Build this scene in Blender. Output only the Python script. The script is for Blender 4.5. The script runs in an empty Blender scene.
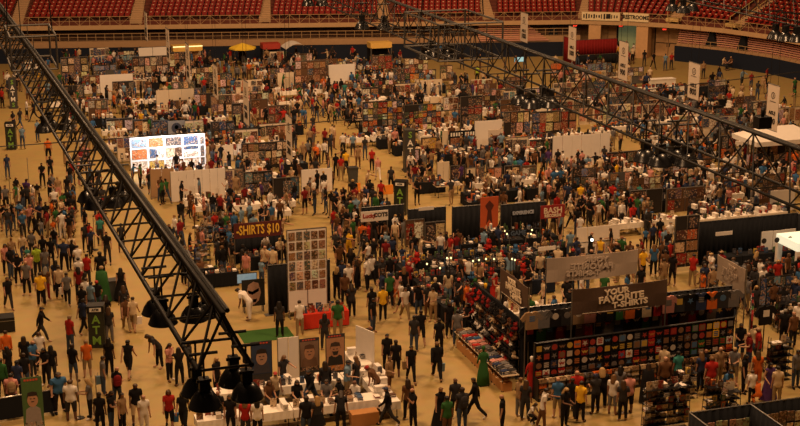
import bpy, bmesh, math, random
import numpy as np
from mathutils import Vector, Matrix
random.seed(11)
R = random.random
sc = bpy.context.scene
COL = sc.collection

# ---------------------------------------------------------------- camera, world, lights, exposure
CAM_H = 22.5
FPX = 1400.0
PITCH = math.atan(381 / FPX)
YAW = math.atan(475 / math.hypot(FPX, 381))          # the aisles of the hall run along world Y
cam_d = bpy.data.cameras.new('camera'); cam = bpy.data.objects.new('camera', cam_d); COL.objects.link(cam)
cam_d.sensor_width = 36.0; cam_d.lens = FPX / 800 * 36.0; cam_d.clip_end = 600
cam.location = (0, 0, CAM_H); cam.rotation_euler = (math.pi / 2 - PITCH, 0, -YAW)
sc.camera = cam
vs = sc.view_settings; vs.view_transform = 'Standard'; vs.look = 'None'; vs.gamma = 1; vs.use_curve_mapping = False
vs.exposure = 0.0
w = bpy.data.worlds.new('hall_air'); sc.world = w; w.use_nodes = True
bg = w.node_tree.nodes['Background']; bg.inputs[0].default_value = (1.0, 0.52, 0.26, 1); bg.inputs[1].default_value = 0.022
def area(name, loc, size, power, col, aim=None):
    d = bpy.data.lights.new(name, 'AREA'); d.shape = 'SQUARE'; d.size = size; d.energy = power; d.color = col
    o = bpy.data.objects.new(name, d); COL.objects.link(o); o.location = loc
    if aim: o.rotation_euler = (Vector(aim) - Vector(loc)).to_track_quat('-Z', 'Y').to_euler()
    return o
WARM = (1.0, 0.58, 0.29)
for i, (lx, ly) in enumerate([(2, 38), (34, 42), (2, 72), (38, 76), (8, 108), (50, 104)]):
    area('house_light', (lx, ly, 38), 6, 9300, WARM, (lx + 3, ly + 4, 0))
area('seating_light', (30, 95, 30), 8, 2600, WARM, (36, 142, 4))

# ---------------------------------------------------------------- pixel -> hall coordinates
_f = Vector((math.sin(YAW) * math.cos(PITCH), math.cos(YAW) * math.cos(PITCH), -math.sin(PITCH)))
_r = Vector((math.cos(YAW), -math.sin(YAW), 0)); _u = _r.cross(_f)
def G(x, y, z=0.0):
    d = _f * FPX + _r * (x - 400) + _u * (213 - y); t = (z - CAM_H) / d.z
    return Vector((d.x * t, d.y * t, z))
def PX(v):
    v = Vector(v) - Vector((0, 0, CAM_H)); c = v.dot(_f)
    return 400 + FPX * v.dot(_r) / c, 213 - FPX * v.dot(_u) / c, FPX / c

# ---------------------------------------------------------------- materials
MATS = {}
def _base(name):
    m = bpy.data.materials.new(name); m.use_nodes = True
    nt = m.node_tree; return m, nt, nt.nodes['Principled BSDF']
def mat(name, col, rough=0.7, metal=0.0, var=0.12, scale=3.0, emit=0):
    if name in MATS: return MATS[name]
    m, nt, b = _base(name); N = nt.nodes; L = nt.links
    tc = N.new('ShaderNodeTexCoord'); nz = N.new('ShaderNodeTexNoise'); nz.inputs['Scale'].default_value = scale
    nz.inputs['Detail'].default_value = 3
    L.new(tc.outputs['Object'], nz.inputs['Vector'])
    mx = N.new('ShaderNodeMix'); mx.data_type = 'RGBA'
    mx.inputs[6].default_value = tuple(c * (1 - var) for c in col) + (1,); mx.inputs[7].default_value = tuple(min(1, c * (1 + var)) for c in col) + (1,)
    L.new(nz.outputs['Fac'], mx.inputs[0]); L.new(mx.outputs[2], b.inputs['Base Color'])
    b.inputs['Roughness'].default_value = rough; b.inputs['Metallic'].default_value = metal
    if rough > .75: b.inputs['Specular IOR Level'].default_value = .15
    if emit: b.inputs['Emission Color'].default_value = col + (1,); b.inputs['Emission Strength'].default_value = emit
    MATS[name] = m; return m
def tint_mat(name, src, rough=0.8, pattern=0.0, scale=6.0):
    """colour from the object's own colour (src 'obj') or from the mesh's 'tint' attribute; pattern adds a printed picture"""
    if name in MATS: return MATS[name]
    m, nt, b = _base(name); N = nt.nodes; L = nt.links
    if src == 'obj':
        oi = N.new('ShaderNodeObjectInfo'); c = oi.outputs['Color']
    else:
        at = N.new('ShaderNodeAttribute'); at.attribute_name = 'tint'; c = at.outputs['Color']
    if pattern:
        ge = N.new('ShaderNodeNewGeometry'); vo = N.new('ShaderNodeTexVoronoi'); vo.inputs['Scale'].default_value = scale
        L.new(ge.outputs['Position'], vo.inputs['Vector'])
        nz = N.new('ShaderNodeTexNoise'); nz.inputs['Scale'].default_value = scale * 1.3; L.new(ge.outputs['Position'], nz.inputs['Vector'])
        rp = N.new('ShaderNodeValToRGB'); rp.color_ramp.interpolation = 'CONSTANT'
        e = rp.color_ramp.elements; e[0].color = (.012, .01, .012, 1); e[1].position = .45; e[1].color = (.42, .28, .16, 1)
        for p_, c_ in ((.54, (.22, .03, .02, 1)), (.6, (.75, .62, .46, 1)), (.68, (.03, .05, .1, 1))):
            q = e.new(p_); q.color = c_
        L.new(nz.outputs['Fac'], rp.inputs['Fac'])
        mt = N.new('ShaderNodeMath'); mt.operation = 'LESS_THAN'; mt.inputs[1].default_value = pattern
        L.new(vo.outputs['Distance'], mt.inputs[0])
        mm = N.new('ShaderNodeMath'); mm.operation = 'MULTIPLY'; mm.inputs[1].default_value = .75; L.new(mt.outputs[0], mm.inputs[0])
        mx = N.new('ShaderNodeMix'); mx.data_type = 'RGBA'
        L.new(mm.outputs[0], mx.inputs[0]); L.new(c, mx.inputs[6]); L.new(rp.outputs['Color'], mx.inputs[7]); c = mx.outputs[2]
    nz2 = N.new('ShaderNodeTexNoise'); nz2.inputs['Scale'].default_value = 9
    tc = N.new('ShaderNodeTexCoord'); L.new(tc.outputs['Object'], nz2.inputs['Vector'])
    mr = N.new('ShaderNodeMapRange'); mr.inputs[3].default_value = .82; mr.inputs[4].default_value = 1.12
    L.new(nz2.outputs['Fac'], mr.inputs[0])
    vm = N.new('ShaderNodeVectorMath'); vm.operation = 'SCALE'; L.new(c, vm.inputs[0]); L.new(mr.outputs[0], vm.inputs['Scale'])
    L.new(vm.outputs[0], b.inputs['Base Color']); b.inputs['Roughness'].default_value = rough; b.inputs['Specular IOR Level'].default_value = .15 if rough > .7 else .35
    MATS[name] = m; return m
CLOTH = tint_mat('garment_cloth', 'obj'); SKIN = tint_mat('skin', 'obj', .6); HAIRM = tint_mat('hair', 'obj', .5)
TINT = tint_mat('coloured_surface', 'obj', .6); PRINT = tint_mat('printed_picture', 'obj', .45, .5, 8)
PRINTS_M = tint_mat('printed_pictures', 'attr', .45, .5, 8); CROWD_M = tint_mat('crowd_surface', 'attr')
DARK = mat('dark_feature', (.02, .015, .012)); LIPS = mat('lips', (.35, .12, .09))
BLACK = mat('black_drape', (.012, .013, .016), .95); NAVY = mat('navy_drape', (.012, .017, .032), .85)
WHITE = mat('white_panel', (.78, .72, .66), .7, 0, .06); CREAM = mat('cream_panel', (.72, .6, .44), .7, 0, .08)
STEEL = mat('black_steel', (.02, .02, .022), .45, .6); GREYM = mat('grey_metal', (.25, .24, .23), .4, .8)
TRUSS = mat('painted_truss', (.014, .012, .011), .5, .3); CHROME = mat('bright_metal', (.6, .58, .55), .3, .9)
WOOD = mat('brown_cardboard', (.42, .2, .07), .8); CLOTHW = mat('white_tablecloth', (.82, .76, .68), .8, 0, .05)
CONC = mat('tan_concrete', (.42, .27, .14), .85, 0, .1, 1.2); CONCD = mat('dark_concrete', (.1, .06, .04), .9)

# ---------------------------------------------------------------- mesh building
class MB:
    def __init__(s): s.v = []; s.f = []; s.m = []; s.sm = []
    def add(s, vs, fs, mi=0, smooth=False):
        o = len(s.v); s.v += [tuple(v) for v in vs]; s.f += [tuple(i + o for i in f) for f in fs]; s.m += [mi] * len(fs); s.sm += [smooth] * len(fs); return s
    def box(s, lo, hi, mi=0, M=None):
        x0, y0, z0 = lo; x1, y1, z1 = hi
        v = [Vector(p) for p in ((x0, y0, z0), (x1, y0, z0), (x1, y1, z0), (x0, y1, z0), (x0, y0, z1), (x1, y0, z1), (x1, y1, z1), (x0, y1, z1))]
        if M is not None: v = [M @ p for p in v]
        return s.add(v, [(0, 3, 2, 1), (4, 5, 6, 7), (0, 1, 5, 4), (1, 2, 6, 5), (2, 3, 7, 6), (3, 0, 4, 7)], mi)
    def tube(s, a, b, r, n=6, mi=0, r2=None):
        a = Vector(a); b = Vector(b); d = (b - a).normalized(); t = d.orthogonal().normalized(); q = d.cross(t); r2 = r if r2 is None else r2
        vs = []
        for p, rr in ((a, r), (b, r2)):
            for i in range(n):
                an = 2 * math.pi * i / n; vs.append(p + t * rr * math.cos(an) + q * rr * math.sin(an))
        fs = [(i, (i + 1) % n, n + (i + 1) % n, n + i) for i in range(n)] + [tuple(range(n))[::-1], tuple(range(n, 2 * n))]
        return s.add(vs, fs, mi, n > 6)
    def lathe(s, prof, c=(0, 0, 0), n=16, mi=0, sx=1, sy=1):
        vs = []; fs = []
        for r, z in prof:
            for i in range(n):
                an = 2 * math.pi * i / n; vs.append((c[0] + r * sx * math.cos(an), c[1] + r * sy * math.sin(an), c[2] + z))
        for k in range(len(prof) - 1):
            for i in range(n):
                j = (i + 1) % n; fs.append((k * n + i, k * n + j, (k + 1) * n + j, (k + 1) * n + i))
        fs.append(tuple(range(n))[::-1]); o = (len(prof) - 1) * n; fs.append(tuple(range(o, o + n)))
        return s.add(vs, fs, mi, True)
    def prism(s, pts, y0, y1, mi=0):
        n = len(pts); vs = [(x, y0, z) for x, z in pts] + [(x, y1, z) for x, z in pts]
        fs = [tuple(range(n)), tuple(range(n, 2 * n))[::-1]] + [(i, n + i, n + (i + 1) % n, (i + 1) % n) for i in range(n)]
        return s.add(vs, fs, mi)
    def mesh(s, name, mats):
        me = bpy.data.meshes.new(name); me.from_pydata(s.v, [], s.f)
        for m in (mats if isinstance(mats, (list, tuple)) else [mats]): me.materials.append(m)
        me.polygons.foreach_set('material_index', s.m); me.polygons.foreach_set('use_smooth', s.sm); me.update(); return me
    def obj(s, name, mats, parent=None, color=None, loc=None):
        return link(name, s.mesh(name, mats), parent, color, loc)
def link(name, me, parent=None, color=None, loc=None, rz=0):
    o = bpy.data.objects.new(name, me); COL.objects.link(o)
    if parent is not None: o.parent = parent
    if color is not None: o.color = tuple(color) + (1,)
    if loc is not None: o.location = loc
    if rz: o.rotation_euler = (0, 0, rz)
    return o
def empty(name, loc=(0, 0, 0), rz=0):
    return link(name, None, None, None, loc, rz)
def tag(o, label, cat, group=None):
    o['label'] = label; o['category'] = cat
    if group: o['group'] = group
    return o
def structure(o): o['kind'] = 'structure'; return o
_cache = {}
def cached(key, fn):
    if key not in _cache: _cache[key] = fn()
    return _cache[key]

LAND = []                     # (phrase, x, y): what labels may name
def landmark(phrase, p): LAND.append((phrase, p[0], p[1]))
AUTO = []                     # (object, phrase, category, group): labelled at the end by what stands nearest
def auto(o, phrase, cat, group=None):
    AUTO.append((o, phrase, cat, group)); return o
OCC = []                      # ground taken by furniture
def occupy(x0, y0, x1, y1, m=.15): OCC.append((min(x0, x1) - m, min(y0, y1) - m, max(x0, x1) + m, max(y0, y1) + m))
def is_free(x, y, m=0):
    for a in OCC:
        if a[0] - m < x < a[2] + m and a[1] - m < y < a[3] + m: return False
    return True
def text_mesh(txt, size, depth=.012, bold=.0, align='CENTER'):
    c = bpy.data.curves.new('lettering', 'FONT'); c.body = txt; c.size = size; c.extrude = depth; c.offset = bold; c.align_x = align; c.align_y = 'CENTER'
    c.resolution_u = 2
    o = bpy.data.objects.new('tmp', c); COL.objects.link(o)
    dg = bpy.context.evaluated_depsgraph_get(); me = bpy.data.meshes.new_from_object(o.evaluated_get(dg))
    bpy.data.objects.remove(o); bpy.data.curves.remove(c); return me
def lettering(txt, size, m, parent, loc, rot=(math.pi / 2, 0, 0), bold=.0, sx=1, name='lettering', color=None):
    me = text_mesh(txt, size, bold=bold); me.materials.clear(); me.materials.append(m)
    o = link(name, me, parent, color, loc); o.rotation_euler = rot; o.scale = (sx, 1, 1); return o

# ---------------------------------------------------------------- the hall shell
def floor_mat():
    m, nt, b = _base('hall_floor'); N = nt.nodes; L = nt.links
    g = N.new('ShaderNodeNewGeometry')
    n1 = N.new('ShaderNodeTexNoise'); n1.inputs['Scale'].default_value = .12; n1.inputs['Detail'].default_value = 6; L.new(g.outputs['Position'], n1.inputs['Vector'])
    n2 = N.new('ShaderNodeTexNoise'); n2.inputs['Scale'].default_value = 1.6; n2.inputs['Detail'].default_value = 4; L.new(g.outputs['Position'], n2.inputs['Vector'])
    r = N.new('ShaderNodeValToRGB'); r.color_ramp.elements[0].position = .3; r.color_ramp.elements[0].color = (.37, .255, .085, 1)
    r.color_ramp.elements[1].position = .7; r.color_ramp.elements[1].color = (.44, .31, .11, 1)
    L.new(n1.outputs['Fac'], r.inputs['Fac'])
    mx = N.new('ShaderNodeMix'); mx.data_type = 'RGBA'; mx.blend_type = 'MULTIPLY'; mx.inputs[0].default_value = .25
    L.new(r.outputs['Color'], mx.inputs[6]); L.new(n2.outputs['Color'], mx.inputs[7]); L.new(mx.outputs[2], b.inputs['Base Color'])
    b.inputs['Roughness'].default_value = .55; return m
structure(MB().box((-25, 30, -.2), (110, 175, 0)).obj('floor', floor_mat()))

A0 = Vector((5.3, 145.3, 0)); d1 = Vector((57.6, -13.4, 0)).normalized()
PATH = [A0 - d1 * 22, Vector((62.9, 131.9, 0)), Vector((67.2, 129.3, 0)), Vector((70.6, 126.0, 0)), Vector((73.4, 121.6, 0)), Vector((75.4, 116, 0)), Vector((76.2, 110, 0)), Vector((76.6, 92, 0))]
NRM = []
for i in range(len(PATH)):
    a = (PATH[i] - PATH[i - 1]).normalized() if i else (PATH[1] - PATH[0]).normalized()
    b = (PATH[i + 1] - PATH[i]).normalized() if i < len(PATH) - 1 else a
    na = Vector((-a.y, a.x, 0)); nb = Vector((-b.y, b.x, 0)); n = (na + nb).normalized(); NRM.append(n / max(.5, n.dot(na)))
def sweep(name, i0, i1, quad, m, thing=None):
    """a prism with profile quad [(n, z), ...] carried along PATH[i0..i1]"""
    k = len(quad); mb = MB(); vs = []
    for i in range(i0, i1 + 1):
        for n, z in quad: p = PATH[i] + NRM[i] * n; vs.append((p.x, p.y, z))
    fs = []
    for i in range(i1 - i0):
        for j in range(k): fs.append((i * k + j, (i + 1) * k + j, (i + 1) * k + (j + 1) % k, i * k + (j + 1) % k))
    fs += [tuple(range(k)), tuple(range((i1 - i0) * k, (i1 - i0 + 1) * k))[::-1]]
    mb.add(vs, fs); return mb
def rect(n0, n1, z0, z1): return [(n0, z0), (n1, z0), (n1, z1), (n0, z1)]
LASTP = len(PATH) - 1
SEGS = [(0, 1), (3, LASTP)]
SIDE = {0: 'back', 3: 'side'}
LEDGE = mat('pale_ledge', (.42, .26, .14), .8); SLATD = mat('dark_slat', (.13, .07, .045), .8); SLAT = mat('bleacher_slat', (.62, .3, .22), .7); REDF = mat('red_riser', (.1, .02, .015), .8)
for i0, i1 in SEGS:
    hb = 1.5 if i0 == 0 else 1.55
    structure(sweep('b', i0, i1, rect(0, .15, 0, hb), NAVY).obj('wall_barrier_' + SIDE[i0], NAVY))
    structure(sweep('b', i0, i1, rect(.5, .6, hb - .3, 2.1 if i0 == 0 else 1.75), LEDGE).obj('trim_ledge_' + SIDE[i0], LEDGE))
    mb = MB()
    for k in range(9):
        q = sweep('s', i0, i1, rect(.7 + k * .06, 1.1 + k * .06, (2.1 if i0 == 0 else 1.65) + k * (.14 if i0 == 0 else .2), (2.15 if i0 == 0 else 1.74) + k * (.14 if i0 == 0 else .2)), SLAT); mb.add(q.v, q.f)
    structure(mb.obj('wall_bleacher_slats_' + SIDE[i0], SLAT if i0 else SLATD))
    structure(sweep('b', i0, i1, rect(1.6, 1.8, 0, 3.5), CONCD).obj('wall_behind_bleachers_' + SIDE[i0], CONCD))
# recessed wall behind the exit
structure(sweep('b', 1, 3, rect(2.8, 3.0, 0, 3.5), CONC).obj('wall_exit', mat('exit_wall', (.33, .2, .1), .85)))
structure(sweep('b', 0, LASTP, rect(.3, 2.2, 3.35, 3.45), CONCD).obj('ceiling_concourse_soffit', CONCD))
structure(sweep('b', 0, LASTP, rect(.1, .3, 3.3, 3.72), LEDGE).obj('trim_fascia', mat('tan_fascia', (.5, .33, .18), .8)))
ROWS = 11; RISE = .27; RUN = .8; Z0 = 4.0; N0 = 1.6
mb = MB()
for k in range(ROWS):
    q = sweep('t', 0, LASTP, rect(N0 + k * RUN, N0 + (k + 1) * RUN + .02, Z0 + k * RISE - .6, Z0 + k * RISE), CONCD); mb.add(q.v, q.f)
structure(mb.obj('floor_seating_treads', mat('seating_tread', (.16, .05, .035), .85)))
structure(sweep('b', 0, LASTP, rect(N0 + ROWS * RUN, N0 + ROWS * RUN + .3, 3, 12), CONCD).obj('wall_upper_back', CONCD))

def along(s):
    """point and outward normal at arc length s of PATH"""
    for i in range(LASTP):
        l = (PATH[i + 1] - PATH[i]).length
        if s <= l or i == LASTP - 1:
            d = (PATH[i + 1] - PATH[i]).normalized(); t = min(1, s / l)
            return PATH[i].lerp(PATH[i + 1], t), NRM[i].lerp(NRM[i + 1], t), d
        s -= l
TOTAL = sum((PATH[i + 1] - PATH[i]).length for i in range(LASTP))
def s_of(px, py, z):
    p = G(px, py, z); best = None
    for k in range(1200):
        q, n, d = along(TOTAL * k / 1200); q = q + n * 1.6
        e = abs(PX((q.x, q.y, z))[0] - px)
        if best is None or e < best[0]: best = (e, TOTAL * k / 1200)
    return best[1]
AISLES = [s_of(x, 24, 4) for x in (18, 137, 266, 385, 490, 582, 676, 737)]
# stairs between the seat blocks
STEP = mat('pale_step', (.5, .33, .19), .85)
for s in AISLES:
    p, n, d = along(s); mb = MB()
    a = math.atan2(d.y, d.x); M = Matrix.Translation((p.x, p.y, 0)) @ Matrix.Rotation(a, 4, 'Z')
    sc_n = n.length
    for k in range(ROWS * 2):
        z = Z0 + k * RISE / 2; y = (N0 - .1 + k * RUN / 2) * sc_n; mb.box((-.6, y, z - .3), (.6, y + RUN / 2 * sc_n + .02, z + .09), M=M)
    st = structure(mb.obj('floor_seating_stair', STEP))
# railings on the fascia
def railing(s0, s1, n_off, z0, z1, m, step=1.1, zig=False):
    mb = MB(); k = int((s1 - s0) / step); prev = None
    for i in range(k + 1):
        p, n, d = along(s0 + (s1 - s0) * i / k); q = p + n * n_off; a = Vector((q.x, q.y, z0)); b = Vector((q.x, q.y, z1))
        mb.tube(a, b, .028, 4)
        if prev:
            mb.tube(prev[1], b, .03, 4); mb.tube(prev[0].lerp(prev[1], .5), a.lerp(b, .5), .02, 4); mb.tube(prev[0], a, .02, 4)
            if zig: mb.tube(prev[0] if i % 2 else prev[1], b if i % 2 else a, .02, 4)
        prev = (a, b)
    return mb
RAILM = mat('brass_rail', (.55, .36, .18), .5, .2)
sa, sb = s_of(478, 40, 2), s_of(548, 40, 2); mb = MB()
for k in range(9):
    p, n, d = along(sa); q, n2, d2 = along(sb); L_ = (q - p).length; c = (p + q) / 2 + n * (.55 + k * .05); M = Matrix.Translation((c.x, c.y, 0)) @ Matrix.Rotation(math.atan2(d.y, d.x), 4, 'Z')
    mb.box((-L_ / 2, -.2, 1.62 + k * .2), (L_ / 2 - k * .28, .05, 1.72 + k * .2), M=M)
o = mb.obj('folded_bleachers', SLAT); tag(o, 'bright striped folded bleachers stepping up beside the exit columns', 'bleachers')
o = railing(0, TOTAL, .2, 3.72, 4.6, RAILM, 1.0, True).obj('guard_railing', RAILM); tag(o, 'long tan metal guard railing running below the red upper seats', 'railing')
o = railing(0, (PATH[1] - PATH[0]).length - 1, .45, 2.15, 2.85, RAILM, .9, False).obj('guard_railing', RAILM); tag(o, 'low metal railing on the pale ledge above the navy drape along the back', 'railing')
s3 = sum((PATH[i + 1] - PATH[i]).length for i in range(3))
o = railing(s3 + .5, TOTAL, .45, 1.5, 2.2, RAILM, .8, False).obj('guard_railing', RAILM); tag(o, 'low railing on the curved navy barrier in front of folded bleachers', 'railing')

# seats
def seat_mesh():
    mb = MB()
    mb.box((-.25, -.42, .38), (.25, -.02, .46)).prism([(-.25, .44), (.25, .44), (.22, .86), (-.22, .86)], 0, .07)
    mb.box((-.29, -.4, .5), (-.255, .05, .62), 1).box((.255, -.4, .5), (.29, .05, .62), 1).box((-.04, -.25, 0), (.04, -.1, .38), 1)
    mb.box((-.08, -.014, .75), (.08, .0, .825), 2)
    return mb
SEATRED = mat('seat_red', (.27, .018, .011), .4); SEATM = [SEATRED, STEEL, mat('seat_plate', (.8, .5, .32), .4)]  # cream plates put the seats' bright glints into their colour
smb = seat_mesh(); sme = smb.mesh('stadium_seat', SEATM)
places = []
for k in range(ROWS):
    s = .3; cn_ = 0; lb_ = -1
    while s < TOTAL:
        nb_ = sum(1 for q in AISLES if q < s)
        if nb_ != lb_: cn_ = 0; lb_ = nb_
        if min(abs(s - a) for a in AISLES) > .85:
            cn_ += 1; p, n, d = along(s); q = p + n * (N0 + k * RUN + .62); pz = Z0 + k * RISE
            x, y, sc_ = PX((q.x, q.y, pz + .5))
            if -6 < x < 806 and y > -3: places.append((sc_, q.x, q.y, pz, math.atan2(d.y, d.x), k, (s, cn_)))
        s += .6 / max(.6, along(s)[1].length)
places.sort(reverse=True)
for i, (c, x, y, z, a, k, s) in enumerate(places[:296]):
    o = link('stadium_seat', sme, None, None, (x, y, z), a)
    ordn = ['lowest', 'second', 'third', 'fourth', 'fifth', 'sixth', 'seventh', 'eighth', 'ninth', 'tenth', 'eleventh'][k]
    s, col_n = s; blk = sum(1 for q in AISLES if q < s)
    bn = {0: 'far corner block', 8: 'seat block beyond the last yellow stair', 7: 'block between the two yellow stairs', 6: 'block above the exit doors', 5: 'block above the restroom sign'}.get(blk, 'block %d along the back stand' % blk)
    tag(o, 'red stadium seat %d in the %s row, %s' % (col_n, ordn, bn), 'stadium seat', 'red seats of the upper stand')
V = np.array(smb.v); nv = len(V); allv = []; allf = []; allm = []
for i, (c, x, y, z, a, k, s) in enumerate(places[296:]):
    ca, sa = math.cos(a), math.sin(a); W = np.empty_like(V); W[:, 0] = V[:, 0] * ca - V[:, 1] * sa + x; W[:, 1] = V[:, 0] * sa + V[:, 1] * ca + y; W[:, 2] = V[:, 2] + z
    allv.append(W); allf += [tuple(j + i * nv for j in f) for f in smb.f]; allm += smb.m
me = bpy.data.meshes.new('stadium_seats'); me.from_pydata(np.concatenate(allv).tolist(), [], allf)
for m in SEATM: me.materials.append(m)
me.polygons.foreach_set('material_index', allm)
o = link('stadium_seats', me); tag(o, 'rows of red stadium seats filling the far upper stand', 'stadium seats', 'red seats of the upper stand'); o['kind'] = 'stuff'

# exit: columns, doors, lit opening, signs
def exitpt(px, n): 
    s = s_of(px, 40, 0); p, nn, d = along(s); return p + nn * n, math.atan2(d.y, d.x)
for i, px in enumerate((594, 644)):
    p, a = exitpt(px, .9); M = Matrix.Translation((p.x, p.y, 0)) @ Matrix.Rotation(a, 4, 'Z')
    structure(MB().box((-.62, -.7, 0), (.62, .7, 3.4), M=M).obj('wall_column_%d' % (i + 1), mat('column_paint', (.6, .37, .19), .8)))
for i, (px, wd) in enumerate(((606, .9), (665, 1.35))):
    p, a = exitpt(px, 2.6); t = structure(empty('door_%d' % (i + 1), (p.x, p.y, 0), a))
    for sx in (-1, 1):
        lf = MB().box((min(0.03 * sx, wd * sx), -.05, .02), (max(.03 * sx, wd * sx), .05, 2.9)).obj('door_leaf', mat('tan_door', (.5, .3, .14), .6), t)
        MB().box((sx * .1 if sx > 0 else -.16, -.12, 1.0), (.16 if sx > 0 else -.1, -.05, 1.35)).obj('door_handle', STEEL, lf)
        MB().box((min(.05 * sx, (wd - .05) * sx), -.08, 1.35), (max(.05 * sx, (wd - .05) * sx), -.05, 1.42)).obj('push_bar', STEEL, lf)
    MB().box((-wd - .12, -.06, 0), (-wd, .06, 3.05)).box((wd, -.06, 0), (wd + .12, .06, 3.05)).box((-wd - .12, -.06, 2.9), (wd + .12, .06, 3.05)).obj('door_frame', STEEL, t)
p, a = exitpt(627, 2.7); t = structure(empty('door_3', (p.x, p.y, 0), a))
MB().box((-1.2, -.06, 2.95), (1.2, .1, 3.1)).box((-1.3, -.06, 0), (-1.2, .1, 3.1)).box((1.2, -.06, 0), (1.3, .1, 3.1)).obj('door_frame', STEEL, t)
MB().box((-1.2, .05, 0.02), (1.2, .1, 2.95)).obj('lit_opening', mat('lit_lobby', (.34, .42, .2), .6, emit=.12), t)
REDL = mat('exit_sign_red', (1, .05, .02), .5, emit=1.6)
for i, px in enumerate((573, 621, 668)):
    p, a = exitpt(px, .15 if i != 1 else .8); t = empty('exit_sign', (p.x, p.y, 3.0), a)
    MB().box((-.24, -.05, 0), (.24, .05, .24)).obj('housing', STEEL, t)
    lettering('EXIT', .2, REDL, t.children[0], (0, -.065, .12), bold=.004)
    tag(t, ['small red lit EXIT sign above the red-draped pen', 'small red lit EXIT sign over the green-lit exit opening', 'small red lit EXIT sign above the double tan doors'][i], 'exit sign', 'exit signs under the stand')
for txt, px, wd, lb in (('FOOTBEARS & RAMS', 600, 3.9, 'wide pale lettered banner on the railing left of the restrooms banner'), ('RESTROOMS', 637, 2.7, 'pale RESTROOMS banner hung on the railing above the exit')):
    p, a = exitpt(px, .02); t = empty('railing_banner', (p.x, p.y, 3.75), a)
    cl_ = MB().box((-wd / 2, -.03, 0), (wd / 2, 0, .85)).obj('cloth', mat('pale_banner', (.8, .66, .42), .8), t)
    if txt == 'RESTROOMS': lettering(txt, .56, DARK, cl_, (0, -.05, .42), bold=.02, sx=.86)
    else:
        mb = MB(); x = -wd / 2 + .15
        while x < wd / 2 - .2:
            h = .25 + R() * .3; mb.box((x, -.045, .42 - h / 2), (x + .1 + R() * .08, -.03, .42 + h / 2)); x += .26
        mb.box((.55, -.045, .2), (1.0, -.03, .7)); mb.obj('lettering', DARK, cl_)
    tag(t, lb.replace('left of', 'beside'), 'banner')
# black wedges added as shade for the gaps of the folded bleachers
for i, px in enumerate((553, 716, 748)):
    s = s_of(px, 45, 2); p, n, d = along(s); t = MB().prism([(-.7, 1.5), (.7, 1.5), (.15, 3.35), (-.1, 3.35)], 0, .5).obj('bleacher_curtain', BLACK, None, None, (p.x + n.x * .55, p.y + n.y * .55, 0)); t.rotation_euler = (0, 0, math.atan2(d.y, d.x))
    tag(t, ['black wedge of curtain at the end of the striped bleachers beside the exit', 'black wedge of curtain between striped bleachers, the one nearer the exit doors', 'black wedge of curtain between striped bleachers, the one farther from the exit'][i], 'curtain', 'black curtains between folded bleachers')
for i, (px, py) in enumerate(((678, 20), (737, 30), (716, 10))):
    pass
YEL = mat('yellow_stair_rail', (.75, .55, .22), .5, .3)
for i, px in enumerate((676, 737)):
    s = AISLES[6 + i]; p, n, d = along(s); a = math.atan2(d.y, d.x); t = empty('stair_rail', (p.x, p.y, 3.9), a)
    for sx in (-.7, .7):
        mb = MB(); mb.tube((sx, 1.2, .9), (sx, 5.5, 2.6), .04, 5)
        for k in range(4): mb.tube((sx, 1.2 + k * 1.4, 0), (sx, 1.2 + k * 1.4, .92 + k * .56), .035, 5)
        mb.obj('rail', YEL, t)
    MB().box((-.65, .4, .0), (.65, 1.2, .35)).obj('landing', YEL, t)
    tag(t, ['yellow stair rails beside the exit doors block of red seats', 'yellow stair rails and landing at the foot of the corner seats'][i], 'stair rail', 'yellow stair rails')
# ---------------------------------------------------------------- people
def Rx(a): return Matrix.Rotation(a, 3, 'X')
POSES = {
 # lean, head pitch, head yaw, (arm pitch, abduct, elbow, inward) L/R, (thigh pitch, abduct, knee) L/R
 'standing':   (0.02, .10, .0, (.05, .12, .15, 0), (.0, .14, .2, 0), (.02, .06, .02), (-.02, .07, .03)),
 'idle':       (-.02, .05, .4, (-.1, .3, .9, .5), (.05, .12, .25, 0), (.1, .1, .15), (-.05, .05, .0)),
 'walking':    (.05, .08, .0, (.45, .1, .35, 0), (-.4, .1, .2, 0), (-.38, .02, .25), (.45, .02, .12)),
 'striding':   (.08, .1, -.2, (-.35, .1, .3, 0), (.5, .1, .5, 0), (.5, .02, .18), (-.42, .02, .4)),
 'holding':    (.03, .3, .0, (.35, .1, 1.2, .45), (.3, .1, 1.25, .4), (.03, .07, .03), (-.02, .07, .03)),
 'phoning':    (.0, .2, .1, (.05, .12, .2, 0), (.5, .15, 2.0, .3), (.05, .05, .05), (-.05, .08, .05)),
 'leaning':    (.75, .1, .0, (.75, .2, .1, 0), (.6, .2, .3, 0), (.12, .08, .1), (-.05, .08, .05)),
 'photographing': (-.02, .0, .0, (1.2, .25, 1.1, .5), (1.2, .25, 1.1, .5), (.05, .09, .03), (-.05, .1, .03)),
 'sitting':    (.08, .25, .0, (.5, .12, .9, .3), (.45, .12, 1.0, .3), (1.45, .12, 1.4), (1.4, .1, 1.35)),
 'reaching':   (.15, .1, .3, (.1, .12, .2, 0), (1.35, .15, .25, .1), (.15, .06, .1), (-.2, .06, .1)),
 'crouching':  (.5, .0, .0, (.9, .15, .6, .2), (.8, .15, .8, .3), (1.6, .25, 2.2), (1.1, .15, 2.1)),
 'backpacked': (.04, .1, -.3, (.1, .15, 1.4, .3), (-.02, .12, .25, 0), (.08, .06, .05), (-.08, .06, .05)),
}
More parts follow.
